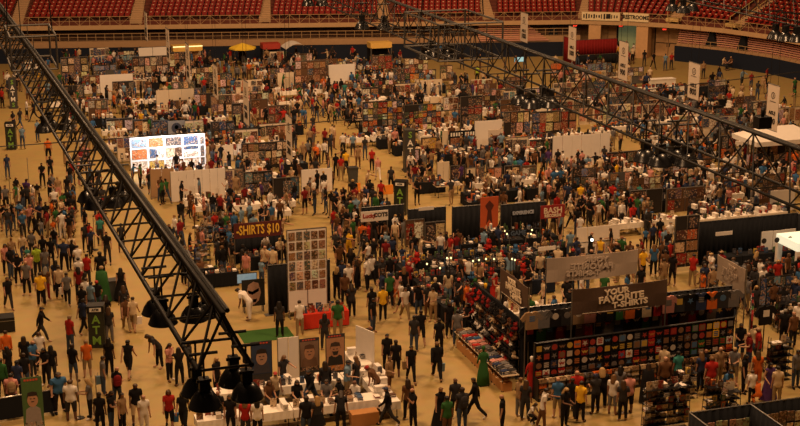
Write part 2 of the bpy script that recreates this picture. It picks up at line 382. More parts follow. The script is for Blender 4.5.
def skeleton(pose):
    lean, hp, hy, la, ra, ll, rl = POSES[pose]
    T = Rx(lean); pel = Vector((0, 0, .95))
    def up(v): return pel + T @ (Vector(v) - pel)
    J = [pel, up((0, 0, 1.08)), up((0, -.005, 1.24)), up((0, .0, 1.38)), up((0, .005, 1.47))]
    rad = [(.155, .115), (.135, .1), (.165, .115), (.16, .105), (.06, .06)]
    E_ = [(0, 1), (1, 2), (2, 3), (3, 4)]; bone = {0: 'pelvis', 1: 'torso', 2: 'torso', 3: 'torso', 4: 'neck'}
    H = T @ Matrix.Rotation(hy, 3, 'Z') @ Rx(hp); nb = J[4]
    hd = [nb + T @ Vector((0, -.012, .07)), None, None]; hb = hd[0]
    hd[1] = hb + H @ Vector((0, -.02, .09)); hd[2] = hb + H @ Vector((0, -.008, .165))
    i = len(J); J += hd; rad += [(.058, .062), (.088, .105), (.072, .085)]; E_ += [(4, i), (i, i + 1), (i + 1, i + 2)]
    segs = [('torso', J[0], J[4]), ('neck', J[4], hd[0]), ('head', hd[0], hd[2])]
    hands = []
    for side, (a, ab, el, inw) in ((-1, la), (1, ra)):
        sh = up((side * .17, 0, 1.405)); d = T @ Vector((side * math.sin(ab), -math.sin(a) * math.cos(ab), -math.cos(a) * math.cos(ab)))
        d2 = T @ Vector((side * math.sin(ab * .6 - inw), -math.sin(a + el), -math.cos(a + el))).normalized()
        e = sh + d * .29; wv = e + d2 * .25; h = wv + d2 * .085; i = len(J)
        J += [sh, sh.lerp(e, .5), e, wv, h]; rad += [(.062, .062), (.05, .05), (.04, .04), (.028, .028), (.034, .02)]
        E_ += [(3, i), (i, i + 1), (i + 1, i + 2), (i + 2, i + 3), (i + 3, i + 4)]
        segs += [('uarm', sh, e), ('farm', e, wv), ('hand', wv, h)]; hands.append((h, d2, side))
    for side, (t, ab, kn) in ((-1, ll), (1, rl)):
        hp_ = pel + Vector((side * .09, 0, -.05)); d = Vector((side * math.sin(ab), -math.sin(t), -math.cos(t))).normalized()
        d2 = Vector((side * math.sin(ab) * .4, -math.sin(t - kn), -math.cos(t - kn))).normalized()
        k = hp_ + d * .42; an = k + d2 * .41; i = len(J); tv = max(0, -(t - kn)) * .6
        toe = an + Vector((side * .03, -.17 * math.cos(tv), -.05 - .17 * math.sin(tv)))
        J += [hp_, hp_.lerp(k, .5), k, k.lerp(an, .4), an, toe]; rad += [(.095, .1), (.082, .085), (.06, .062), (.056, .06), (.04, .042), (.042, .03)]
        E_ += [(0, i)] + [(i + j, i + j + 1) for j in range(5)]
        segs += [('thigh', hp_, k), ('shank', k, an), ('foot', an + Vector((0, .04, -.03)), toe)]
    return J, rad, E_, segs, hands, hb, H
def skin(J, rad, E_, levels):
    me = bpy.data.meshes.new('tmp'); me.from_pydata([tuple(v) for v in J], E_, []); o = bpy.data.objects.new('tmp', me); COL.objects.link(o)
    m = o.modifiers.new('skin', 'SKIN'); m.use_smooth_shade = True
    sv = me.skin_vertices[0].data
    for i, (a, b) in enumerate(rad): sv[i].radius = (a, b); sv[i].use_root = (i == 0)
    s = o.modifiers.new('sub', 'SUBSURF'); s.levels = levels; s.render_levels = levels
    dg = bpy.context.evaluated_depsgraph_get(); r = bpy.data.meshes.new_from_object(o.evaluated_get(dg)); bpy.data.objects.remove(o)
    v = np.array([tuple(x.co) for x in r.vertices]); n = np.array([tuple(x.normal) for x in r.vertices]); f = [tuple(p.vertices) for p in r.polygons]
    bpy.data.meshes.remove(r); return v, n, f
def classify(v, segs):
    out = []
    A = np.array([tuple(s[1]) for s in segs]); B = np.array([tuple(s[2]) for s in segs]); D = B - A; L2 = (D * D).sum(1)
    rr = np.array([{'torso': .15, 'head': .09, 'neck': .05, 'uarm': .05, 'farm': .035, 'hand': .03, 'thigh': .08, 'shank': .05, 'foot': .04}[s[0]] for s in segs])
    W = v[:, None, :] - A[None]; t = np.clip((W * D[None]).sum(2) / L2[None], 0, 1); dist = np.linalg.norm(W - t[..., None] * D[None], axis=2) - rr[None]
    k = dist.argmin(1); return [(segs[i][0], t[j, i], i) for j, i in enumerate(k)]
BODY = {}
def body_data(pose, lv=2):
    if (pose, lv) in BODY: return BODY[pose, lv]
    J, rad, E_, segs, hands, hb, H = skeleton(pose)
    v, n, f = skin(J, rad, E_, lv)
    cls = classify(v, segs); Hi = np.array(H.inverted()); hbn = np.array(hb)
    loc = (v - hbn) @ Hi.T
    for i, c in enumerate(cls):      # nose and chin grow out of the head's own surface
        if c[0] == 'head':
            x, y, z = loc[i]
            if y < -.06 and abs(x) < .035: v[i] += np.array(H @ Vector((0, -1, 0))) * (.024 * math.exp(-((z - .07) / .022) ** 2) * math.exp(-(x / .016) ** 2) + .01 * math.exp(-((z - .012) / .02) ** 2))
    dz = v[:, 2].min(); v[:, 2] -= dz
    BODY[pose, lv] = (v, n, f, cls, loc, [(h - Vector((0, 0, dz)), d, s) for h, d, s in hands], hb - Vector((0, 0, dz)), H, [(s[0], s[1] - Vector((0, 0, dz)), s[2] - Vector((0, 0, dz))) for s in segs])
    return BODY[pose, lv]
def body_mesh(pose):
    v, n, f, cls, loc, hands, hb, H, segs = body_data(pose); mb = MB(); mb.add(v.tolist(), f, 0, True)
    for h, d, side in hands:         # five unequal, bent fingers rooted in the palm
        t = d.cross(Vector((0, 0, 1)) if abs(d.z) < .8 else Vector((0, 1, 0))).normalized(); b = d.cross(t).normalized()
        for k, (off, ln) in enumerate(((-.024, .062), (-.008, .074), (.008, .07), (.023, .055))):
            p = h + t * off - d * .015; c = d.copy(); r = .0095
            for j in range(3):
                q = p + c * ln / 2.6; mb.tube(p, q, r, 5, 0, r * .88); p = q; r *= .88; c = (c + b * .32 * -side).normalized()
        p = h - d * .05 + t * -.022 * side; c = (d * .6 - t * side * .8).normalized(); q = p + c * .035; mb.tube(p, q, .012, 5, 0, .011); mb.tube(q, q + (c + d).normalized() * .03, .011, 5, 0, .008)
    def hl(p): return hb + H @ Vector(p)
    for sx in (-1, 1):
        c = hl((sx * .03, -.098, .088)); mb.add([c + H @ Vector(q) for q in ((-.013, 0, 0), (0, -.004, -.007), (.013, 0, 0), (0, -.004, .007))], [(0, 1, 2, 3)], 1)
        e = hl((sx * .078, .0, .075)); mb.add([e + H @ Vector(q) for q in ((0, -.018, -.03), (0, .018, -.02), (sx * .02, .022, .03), (sx * .016, -.01, .032), (sx * .004, -.02, .01))], [(0, 1, 2, 3, 4), (4, 3, 2, 1, 0)], 0)
    c = hl((0, -.1, .036)); mb.add([c + H @ Vector(q) for q in ((-.024, .004, 0), (0, -.003, -.007), (.024, .004, 0), (0, -.003, .007))], [(0, 1, 2, 3)], 2)
    return mb.mesh('person', [SKIN, DARK, LIPS])
def region_mesh(pose, pred, off, name, m, extra=None):
    v, n, f, cls, loc, hands, hb, H, segs = body_data(pose)
    ok = [pred(c, loc[i], v[i]) for i, c in enumerate(cls)]; used = {}; vs = []; fs = []
    for fa in f:
        if sum(ok[i] for i in fa) >= len(fa) - 1:
            g = []
            for i in fa:
                if i not in used: used[i] = len(vs); vs.append(tuple(v[i] + n[i] * off))
                g.append(used[i])
            fs.append(tuple(g))
    mb = MB(); mb.add(vs, fs, 0, True)
    if extra: extra(mb, hb, H, segs)
    return mb.mesh(name, m)
def shirt_pred(cut):
    lim = {'tee': .62, 'tank': -1, 'long': 9, 'hoodie': 9}[cut]
    def p(c, l, v):
        k, t, i = c
        if k == 'torso': return True
        if k == 'thigh': return t < .08
        if k == 'uarm': return lim > 1 or t < lim if cut != 'tank' else t < .04
        return k == 'farm' and lim > 1
    return p
def leg_pred(cut):
    def p(c, l, v):
        k, t, i = c
        if k == 'torso': return t < .2
        if k == 'thigh': return cut != 'miniskirt' or t < .6
        return k == 'shank' and (cut == 'trousers' and t < .93 or cut == 'shorts' and t < .12)
    return p
def skirt_extra(r0, r1, l0, l1):
    def ex(mb, hb, H, segs):
        c = segs[0][1]; n = 14; vs = []; prof = [(r0, l0), ((r0 + r1) / 2, (l0 + l1) / 2), (r1, l1)]
        for r, dz in prof:
            for i in range(n):
                a = 2 * math.pi * i / n; q = r * (1 + .07 * math.cos(4 * a)); vs.append((c.x + q * math.cos(a) * 1.15, c.y + q * math.sin(a), c.z - dz))
        mb.add(vs, [(k * n + i, k * n + (i + 1) % n, (k + 1) * n + (i + 1) % n, (k + 1) * n + i) for k in range(2) for i in range(n)], 0, True)
    return ex
def hair_extra(kind):
    def ex(mb, hb, H, segs):
        if kind == 'long':
            n = 9; vs = []
            for k, (z, r) in enumerate(((.16, .075), (.08, .108), (-.02, .115), (-.12, .12), (-.2, .1))):
                for i in range(n):
                    a = -.25 + (math.pi + .5) * i / (n - 1); vs.append(hb + H @ Vector((r * math.cos(a), r * math.sin(a) * .95 - .005 + (.03 if k > 2 else 0), z)))
            mb.add(vs, [(k * n + i, k * n + i + 1, (k + 1) * n + i + 1, (k + 1) * n + i) for k in range(4) for i in range(n - 1)], 0, True)
        if kind == 'cap':
            c = hb + H @ Vector((0, -.1, .135)); mb.add([c + H @ Vector(q) for q in ((-.07, .03, 0), (-.05, -.06, -.012), (.05, -.06, -.012), (.07, .03, 0), (-.07, .03, .012), (-.05, -.06, 0), (.05, -.06, 0), (.07, .03, .012))], [(0, 1, 2, 3), (7, 6, 5, 4), (1, 5, 6, 2), (0, 4, 5, 1), (2, 6, 7, 3)])
        if kind == 'wide_hat':
            n = 16; vs = []
            for r, z in ((.09, .12), (.2, .125), (.2, .137), (.09, .14), (.085, .23), (.04, .25)):
                for i in range(n): a = 2 * math.pi * i / n; vs.append(hb + H @ Vector((r * math.cos(a), r * math.sin(a) - .01, z)))
            mb.add(vs, [(k * n + i, k * n + (i + 1) % n, (k + 1) * n + (i + 1) % n, (k + 1) * n + i) for k in range(5) for i in range(n)] + [tuple(range(5 * n, 6 * n))], 0, True)
    return ex
def hair_pred(c, l, v):
    if c[0] != 'head': return False
    x, y, z = l; return z > .125 or (y > -.02 and z > .02) or (y > -.055 and z > .09)
def cape_mesh(pose):
    v, n, f, cls, loc, hands, hb, H, segs = body_data(pose); mb = MB(); n = 15; vs = []
    for k, (z, r) in enumerate(((hb.z - .03, .09), (hb.z - .14, .22), (1.0, .27), (.5, .31), (.05, .36))):
        for i in range(n):
            a = -.15 + (math.pi + .3) * i / (n - 1); q = r * (1 + .06 * math.sin(i * 2.1 + k)); vs.append((q * math.cos(a), q * math.sin(a) * .75, z))
    mb.add(vs, [(k * n + i, k * n + i + 1, (k + 1) * n + i + 1, (k + 1) * n + i) for k in range(4) for i in range(n - 1)], 0, True); return mb.mesh('cape', CLOTH)
C = {'black': (.01, .009, .01), 'charcoal': (.032, .03, .032), 'grey': (.15, .14, .14), 'white': (.72, .66, .6), 'cream': (.58, .44, .28), 'navy': (.025, .035, .08), 'blue': (.04, .12, .26),
     'light blue': (.16, .25, .34), 'red': (.36, .02, .014), 'dark red': (.2, .015, .015), 'orange': (.6, .13, .02), 'yellow': (.8, .46, .03), 'green': (.03, .11, .03), 'lime': (.35, .5, .04), 'teal': (.04, .2, .17),
     'pink': (.55, .24, .2), 'purple': (.07, .03, .12), 'brown': (.12, .055, .025), 'tan': (.3, .19, .1), 'khaki': (.27, .19, .1), 'denim': (.045, .065, .11)}
HAIRC = [(.012, .009, .007), (.03, .016, .008), (.07, .035, .015), (.16, .08, .03), (.4, .25, .1), (.25, .23, .2)]
HAIRW = [.34, .3, .16, .08, .08, .04]
SKINC = [(.48, .26, .17), (.42, .22, .13), (.52, .3, .2), (.3, .14, .08), (.16, .075, .045), (.5, .28, .18)]
LEGN = {'trousers': 'trousers', 'shorts': 'shorts', 'skirt': 'skirt'}
people = []
def P(x, y, shirt='black', legs='charcoal', pose=None, rot=None, cut='tee', lcut='trousers', hair=None, sc=1.0, wide=1.0, extra=None, z=0.0, world=False):
    g = Vector((x, y, 0)) if world else G(x, y)
    people.append(dict(p=g, shirt=shirt, legs=legs, pose=pose or random.choice(['standing', 'idle', 'walking', 'striding', 'holding', 'phoning', 'backpacked', 'standing', 'reaching']),
                       rot=(R() * 360 if rot is None else rot), cut=cut, lcut=lcut, hair=hair or random.choice(['short', 'short', 'short', 'long', 'long', 'cap', 'bald'] if R() < .992 else ['wide_hat']),
                       sc=sc, wide=wide, extra=extra, z=z, hc=random.choices(HAIRC, HAIRW)[0], skin=random.choice(SKINC)))
    return g
def build_person(d, detail):
    pose = d['pose']; cut = d['cut']; lc = d['lcut']
    me = cached(('body', pose), lambda: body_mesh(pose)); o = link('person', me, None, d['skin'], (d['p'].x, d['p'].y, d['z'])); o.rotation_euler = (0, 0, math.radians(d['rot']) - YAW * 1.0)
    s = d['sc']; o.scale = (s * d['wide'], s * (1 + (d['wide'] - 1) * 1.4), s)
    scut = 'tank' if cut == 'dress' else cut
    sm = cached(('shirt', pose, scut), lambda: region_mesh(pose, shirt_pred(scut), .016, 'shirt', CLOTH)); link('shirt' if cut not in ('hoodie', 'dress') else cut, sm, o, C[d['shirt']])
    if lc in ('skirt',) or cut == 'dress':
        tm = cached(('skirt', pose, cut), lambda: region_mesh(pose, leg_pred('miniskirt'), .014, 'skirt', CLOTH, skirt_extra(.17, .27 if cut != 'dress' else .33, -.06, .42 if cut != 'dress' else .8))); link('skirt', tm, o, C[d['shirt'] if cut == 'dress' else d['legs']])
    else:
        tm = cached(('legs', pose, lc), lambda: region_mesh(pose, leg_pred(lc), .013, lc, CLOTH)); link(lc, tm, o, C[d['legs']])
    h = d['hair']
    if h != 'bald':
        hk = cached(('hair', pose, h), lambda: region_mesh(pose, hair_pred, .016 if h != 'cap' else .02, 'hair', HAIRM, hair_extra(h)))
        link({'cap': 'cap', 'wide_hat': 'hat'}.get(h, 'hair'), hk, o, d['hc'] if h not in ('cap', 'wide_hat') else C[random.choice(['black', 'red', 'tan', 'navy'])] if h == 'cap' else C['tan'])
    if detail:
        for k, si in enumerate((-1, 1)):
            idx = 11 if si < 0 else 14
            link('shoe', cached(('shoe', pose, si), lambda: region_mesh(pose, lambda c, l, v: c[0] == 'foot' and c[2] == idx, .012, 'shoe', CLOTH)), o, random.choice([C['black'], C['black'], C['white'], C['brown']]))
    if d['extra'] == 'cape': link('cape', cached(('cape', pose), lambda: cape_mesh(pose)), o, C[d['shirt']])
    hn = {'short': '', 'long': 'long-haired ', 'cap': 'capped ', 'bald': 'bald ', 'wide_hat': 'wide-hatted '}[h]
    d['obj'] = o; pn = {'idle': 'standing', 'striding': 'walking', 'holding': 'with hands together', 'phoning': 'with one hand raised', 'leaning': 'bending over', 'photographing': 'with both arms raised', 'backpacked': 'with one arm bent'}.get(pose, pose)
    gn = {'tee': 'shirt', 'tank': 'sleeveless top', 'long': 'long-sleeved top', 'hoodie': 'hooded top', 'dress': 'dress'}[cut]
    size = 'small ' if s < .8 else 'heavy ' if d['wide'] > 1.2 else ''
    ph = size + hn + 'person in ' + d['shirt'] + ' ' + gn + (' and cape' if d['extra'] == 'cape' else '') + ('' if cut == 'dress' else ' and ' + d['legs'] + ' ' + lc) + ' ' + pn
    auto(o, ph, 'person', 'people on the hall floor')
def crowd_object(ds):
    vs = []; fs = []; cs = []; base = 0; bald = (.5, .3, .2)
    for d in ds:
        v, n, f, cls, loc, hands, hb, H, segs = body_data(d['pose'], 1); s = d['sc']; w_ = d['wide']
        a = math.radians(d['rot']) - YAW; X = v * np.array([s * w_, s * w_, s]); c, q = math.cos(a), math.sin(a)
        W = np.stack([X[:, 0] * c - X[:, 1] * q + d['p'].x, X[:, 0] * q + X[:, 1] * c + d['p'].y, X[:, 2] + d['z']], 1)
        sp = shirt_pred(d['cut'] if d['cut'] != 'dress' else 'tank'); lp = leg_pred(d['lcut'] if d['lcut'] != 'skirt' else 'shorts')
        for i, k in enumerate(cls):
            if k[0] == 'head' and hair_pred(k, loc[i], v[i]) and d['hair'] != 'bald': col = d['hc']
            elif k[0] == 'torso' and k[1] < .12 and d['cut'] != 'dress': col = C[d['legs']]
            elif sp(k, loc[i], v[i]): col = C[d['shirt']]
            elif lp(k, loc[i], v[i]): col = C[d['legs']]
            elif k[0] == 'foot': col = C['black']
            else: col = d['skin']
            cs.append(col + (1,))
        vs.append(W); fs += [tuple(j + base for j in g) for g in f]; base += len(W)
    me = bpy.data.meshes.new('crowd'); me.from_pydata(np.concatenate(vs).tolist(), [], fs); me.materials.append(CROWD_M)
    at = me.attributes.new('tint', 'FLOAT_COLOR', 'POINT'); at.data.foreach_set('color', np.array(cs, dtype=np.float32).ravel())
    me.polygons.foreach_set('use_smooth', [True] * len(me.polygons))
    o = link('crowd', me); tag(o, 'distant crowd of visitors filling the aisles among the farther booths', 'crowd', 'people on the hall floor'); o['kind'] = 'stuff'
# ---------------------------------------------------------------- furniture builders
QP = []            # printed pictures waiting: (px size, matrix loc, rz, w, h, colour, colour name, label, group)
PC = {'cream': (.6, .45, .29), 'brown': (.1, .045, .022), 'white': (.72, .63, .53), 'dark': (.04, .035, .04), 'red': (.26, .03, .02), 'blue': (.04, .08, .16), 'grey': (.1, .09, .09), 'tan': (.28, .16, .08),
      'orange': (.5, .13, .03), 'green': (.06, .11, .04), 'yellow': (.5, .32, .05), 'sky blue': (.16, .25, .34)}
PALS = {'mix': ['cream', 'brown', 'dark', 'red', 'grey', 'tan', 'blue', 'white', 'dark', 'cream', 'tan', 'orange'], 'blue': ['blue', 'sky blue', 'grey', 'dark', 'white', 'blue'], 'cream': ['cream', 'tan', 'white', 'brown', 'cream'],
        'bright': ['red', 'orange', 'green', 'yellow', 'blue', 'grey', 'cream', 'white'], 'dark': ['dark', 'dark', 'brown', 'grey', 'red'], 'photo': ['grey', 'cream', 'brown', 'white', 'grey', 'tan']}
def rowname(k): return ['top', 'second', 'third', 'fourth', 'fifth', 'sixth', 'seventh', 'eighth', 'ninth', 'tenth'][min(k, 9)]
def prints_on(c, ax, wid, z0, z1, where, pal='mix', cw=.42, ch=.5, fill=.92, jit=.0, noun='art print'):
    """a grid of prints on a vertical panel centred at c, whose width runs along world 'x' or 'y'"""
    nc = max(1, int(wid / cw)); nr = max(1, int((z1 - z0) / ch)); cw = wid / nc; ch = (z1 - z0) / nr; P_ = PALS[pal]
    for r in range(nr):
        for k in range(nc):
            if R() > fill: continue
            o = -wid / 2 + (k + .5) * cw; z = z1 - (r + .5) * ch; q_ = .0 if noun != 'art print' else .22; ww = cw * (.72 + .12 * R() + q_ * R()); hh = ch * (.72 + .12 * R() + q_ * R()); o += cw * q_ * (R() - .5); z += ch * q_ * .7 * (R() - .5); cn = random.choice(P_)
            if ax == 'x': loc = (c[0] + o, c[1] - .045, z); rz = 0
            else: loc = (c[0] - .045, c[1] - o, z); rz = -math.pi / 2
            if ax == 'yr': loc = (c[0] + .045, c[1] + o, z); rz = math.pi / 2
            col = tuple(min(1, q * (.75 + .5 * R())) for q in PC[cn])
            QP.append((PX(loc)[2] * math.sqrt(ww * hh), loc, rz, ww, hh, col, '%s %s, row %d column %d, %s' % (cn, noun.split()[-1], r + 1, k + 1, where), noun + 's on the ' + where, noun))
def flush_prints():
    QP.sort(key=lambda q: -q[0]); byk = {}
    rest = []
    for q in QP:
        if q[7].endswith('on the '): rest.append(q); continue
        byk[q[8]] = byk.get(q[8], 0) + 1
        if byk[q[8]] > 290 or sum(min(v, 290) for v in byk.values()) > 640: rest.append(q); continue
        _, loc, rz, w_, h_, col, lb, gp, noun = q
        o = link(noun.replace(' ', '_'), cached('unitprint', lambda: MB().box((-.5, -.012, -.5), (.5, .012, .5)).mesh('print', PRINT)), None, col, loc, rz)
        o.scale = (w_, 1, h_); tag(o, lb, noun, gp)
    vs = []; fs = []; cs = []
    for _, loc, rz, w_, h_, col, lb, gp, noun in rest:
        M = Matrix.Translation(loc) @ Matrix.Rotation(rz, 4, 'Z'); b = len(vs)
        m = MB().box((-w_ / 2, -.012, -h_ / 2), (w_ / 2, .012, h_ / 2), M=M); vs += m.v; fs += [tuple(i + b for i in f) for f in m.f]; cs += [col + (1,)] * 8
    if not rest: return
    me = bpy.data.meshes.new('art_prints'); me.from_pydata(vs, [], fs); me.materials.append(PRINTS_M)
    at = me.attributes.new('tint', 'FLOAT_COLOR', 'POINT'); at.data.foreach_set('color', np.array(cs, dtype=np.float32).ravel())
    o = link('art_prints', me); tag(o, 'small distant art prints covering the display panels of the farther booths', 'art prints'); o['kind'] = 'stuff'
KEEP = []
def place(x0, x1, yb, yt):
    KEEP.append((x0, x1, yt, yb))
    """ground centre, width and height in metres of an upright thing facing the aisle, from where it stands in the photograph"""
    c = G((x0 + x1) / 2, yb); s = PX(c)[2]; w_ = (x1 - x0) / s / .95; h = (yb - yt) / s / .965
    return c, w_, h
BRB = mat('brown_board', (.12, .065, .035), .8); DKB = mat('dark_board', (.03, .025, .022), .8)
def panel(x0, x1, yb, yt, where, pal='mix', fm=None, back=None, cw=.42, ch=.5, noun='art print', fill=.92, z0=.5, prints=True, ax='x', wid=None, h=None, lm=True):
    if ax == 'x': c, w_, hh = place(x0, x1, yb, yt)
    else: c = G((x0 + x1) / 2, yb); w_ = wid; hh = h
    h = h or hh; w_ = wid or w_; fm = fm or GREYM; back = back or random.choice([BRB, DKB, DKB, CREAM])
    t = empty('display_board', c, 0 if ax == 'x' else -math.pi / 2)
    b = MB().box((-w_ / 2, -.02, min(z0, .3)), (w_ / 2, .02, h)).obj('panel', back, t)
    fr = MB()
    for q in (-w_ / 2, 0, w_ / 2): fr.box((q - .02, -.03, .3), (q + .02, .03, h + .02))
    fr.box((-w_ / 2, -.03, h), (w_ / 2, .03, h + .04)); fr.obj('frame', fm, t)
    for q in (-w_ / 2 + .05, w_ / 2 - .05):
        MB().box((q - .02, -.02, 0), (q + .02, .02, .4)).box((q - .03, -.28, 0), (q + .03, .28, .04)).obj('foot', fm, t)
    kind = 'display board'
    tag(t, where + (' hung with pictures' if prints else ''), kind, 'display boards of the booths')
    if prints: prints_on(c, ax, w_ - .06, z0, h - .05, where, pal, cw, ch, fill, noun=noun)
    if ax == 'x': occupy(c.x - w_ / 2, c.y - .3, c.x + w_ / 2, c.y + .3, 0)
    else: occupy(c.x - .3, c.y - w_ / 2, c.x + .3, c.y + w_ / 2, 0)
    if lm: landmark(where, c)
    return t, c, w_, h
def curtain_mesh(w_, h, z0=.03, amp=.05, pitch=.3):
    n = max(6, int(w_ / pitch * 4)); vs = []
    for z in (z0, h):
        for s in (-.012, .012):
            for i in range(n + 1): vs.append((-w_ / 2 + w_ * i / n, amp * (math.sin(i * math.pi / 2) + .4 * math.sin(i * 1.1)) * (1 if z == z0 else .6) + s, z))
    m = n + 1; fs = []
    for i in range(n):
        fs += [(i, i + 1, 2 * m + i + 1, 2 * m + i), (m + i + 1, m + i, 3 * m + i, 3 * m + i + 1), (i + 1, i, m + i, m + i + 1), (2 * m + i, 2 * m + i + 1, 3 * m + i + 1, 3 * m + i)]
    fs += [(0, 2 * m, 3 * m, m), (n, m + n, 3 * m + n, 2 * m + n)]
    return MB().add(vs, fs, 0, True)
def drape(a, b, h, m, label, lm=None, cat='drape', z0=.03):
    """pipe and drape between two ground points (hall coordinates)"""
    a = Vector(a); b = Vector(b); a.z = b.z = 0; c = (a + b) / 2; w_ = (b - a).length; d = b - a
    t = empty('pipe_and_drape', c, math.atan2(d.y, d.x))
    curtain_mesh(w_, h, z0).obj('curtain', m, t)
    MB().tube((-w_ / 2, 0, h), (w_ / 2, 0, h), .025, 6).obj('crossbar', GREYM, t)
    k = max(1, round(w_ / 3))
    for i in range(k + 1):
        q = -w_ / 2 + w_ * i / k; MB().tube((q, .06, 0), (q, .06, h + .05), .025, 6).box((q - .2, -.14, 0), (q + .2, .26, .02)).obj('upright', GREYM, t)
    tag(t, label, cat); occupy(a.x, a.y, b.x, b.y, .1)
    if lm: landmark(lm, c)
    return t
def drape_px(x0, x1, yb, yt, m, label, lm=None):
    c, w_, h = place(x0, x1, yb, yt); return drape((c.x - w_ / 2, c.y, 0), (c.x + w_ / 2, c.y, 0), h, m, label, lm), c, w_, h

def table_parts(L, W=.76, H=.74):
    def top(): return MB().box((-L / 2, -W / 2, H - .03), (L / 2, W / 2, H)).mesh('tabletop', mat('laminate_top', (.5, .4, .28), .5))
    def leg(): return MB().tube((0, 0, 0), (0, 0, H - .03), .018, 6).box((-.04, -.05, 0), (.04, .05, .03)).mesh('leg', STEEL)
    return cached(('top', L), top), cached('tleg', leg)
def table(x, y, ax='x', L=1.83, cloth='white', goods=None, dens=1.0, label=None, legs=True):
    rz = 0 if ax == 'x' else math.pi / 2
    t = empty('folding_table', (x, y, 0), rz); tm, lm = table_parts(L); link('tabletop', tm, t)
    for sx in (-1, 1):
        for sy in (-1, 1): link('leg', lm, t, None, (sx * (L / 2 - .15), sy * .3, 0))
    cn = {'white': CLOTHW, 'black': BLACK, 'red': mat('red_tablecloth', (.55, .04, .02), .8), 'blue': NAVY, None: None}[cloth]
    auto(t, 'rectangular folding table' + (' under a %s cloth' % cloth if cloth else ' without a cloth'), 'table', 'booth tables')
    if cn:
        dr = .04 if cloth != 'white' else .42
        def cm():
            mb = MB(); a, b = L / 2 + .015, .395; n = 18; rim = []
            pts = [(-a + 2 * a * i / n, -b) for i in range(n)] + [(a, -b + 2 * b * i / 6) for i in range(6)] + [(a - 2 * a * i / n, b) for i in range(n)] + [(-a, b - 2 * b * i / 6) for i in range(6)]
            k = len(pts); vs = [(px, py, .75) for px, py in pts]
            for i, (px, py) in enumerate(pts): q = 1 + .03 * math.sin(i * 2.3); vs.append((px * (1.01 if abs(px) == a else 1) + (.02 * math.sin(i * 2.3) if abs(px) >= a - .01 else 0), py + math.copysign(.015 + .02 * math.sin(i * 2.3), py) if abs(abs(py) - b) < .01 else py, dr))
            return mb.add(vs, [tuple(range(k))] + [(i + k, (i + 1) % k + k, (i + 1) % k, i) for i in range(k)]).mesh('tablecloth', cn)
        o = link('tablecloth', cached(('cloth', L, cloth), cm), None, None, (x, y, 0), rz); auto(o, cloth + ' cloth draped over a folding table', 'tablecloth', 'tablecloths')
    if ax == 'x': occupy(x - L / 2, y - .4, x + L / 2, y + .4, .1)
    else: occupy(x - .4, y - L / 2, x + .4, y + L / 2, .1)
    if goods:
        n = int(L * 3.2 * dens); u = -L / 2 + .12
        while u < L / 2 - .1:
            for v in (-.2, .12):
                if R() > .8 * dens: continue
                k = random.choice(goods); px, py = (x + u, y + v) if ax == 'x' else (x - v, y + u)
                goodie(k, px, py, .762, rz + (R() - .5) * .3)
            u += .26 + .15 * R()
    return t
ITEMS = {}; GQ = []
def goodie(kind, x, y, z, rz):
    GQ.append((-PX((x, y, z))[2], kind, x, y, z, rz))
def flush_goods():
    GQ.sort(); vs = []; fs = []; cs = []
    for _, kind, x, y, z, rz in GQ:
        ITEMS[kind] = ITEMS.get(kind, 0) + 1
        if ITEMS[kind] <= 270: goodie1(kind, x, y, z, rz); continue
        h = random.choice((.15, .25, .3, .4)); w_ = random.choice((.1, .16, .24)); M = Matrix.Translation((x, y, z)) @ Matrix.Rotation(rz, 4, 'Z'); b = len(vs)
        m = MB().box((-w_ / 2, -.08, 0), (w_ / 2, .08, h), M=M); m.box((-w_ * .35, -.085, h * .2), (w_ * .35, -.08, h * .8), M=M); vs += m.v; fs += [tuple(i + b for i in f) for f in m.f]
        c1 = PC[random.choice(['dark', 'dark', 'brown', 'brown', 'red', 'grey', 'cream', 'white', 'blue', 'tan', 'orange'])]; cs += [c1 + (1,)] * 8 + [PC[random.choice(list(PC))] + (1,)] * 8
    me = bpy.data.meshes.new('merchandise'); me.from_pydata(vs, [], fs); me.materials.append(CROWD_M)
    at = me.attributes.new('tint', 'FLOAT_COLOR', 'POINT'); at.data.foreach_set('color', np.array(cs, dtype=np.float32).ravel())
    o = link('merchandise', me); tag(o, 'small mixed goods crowding the tables of the farther booths', 'merchandise'); o['kind'] = 'stuff'
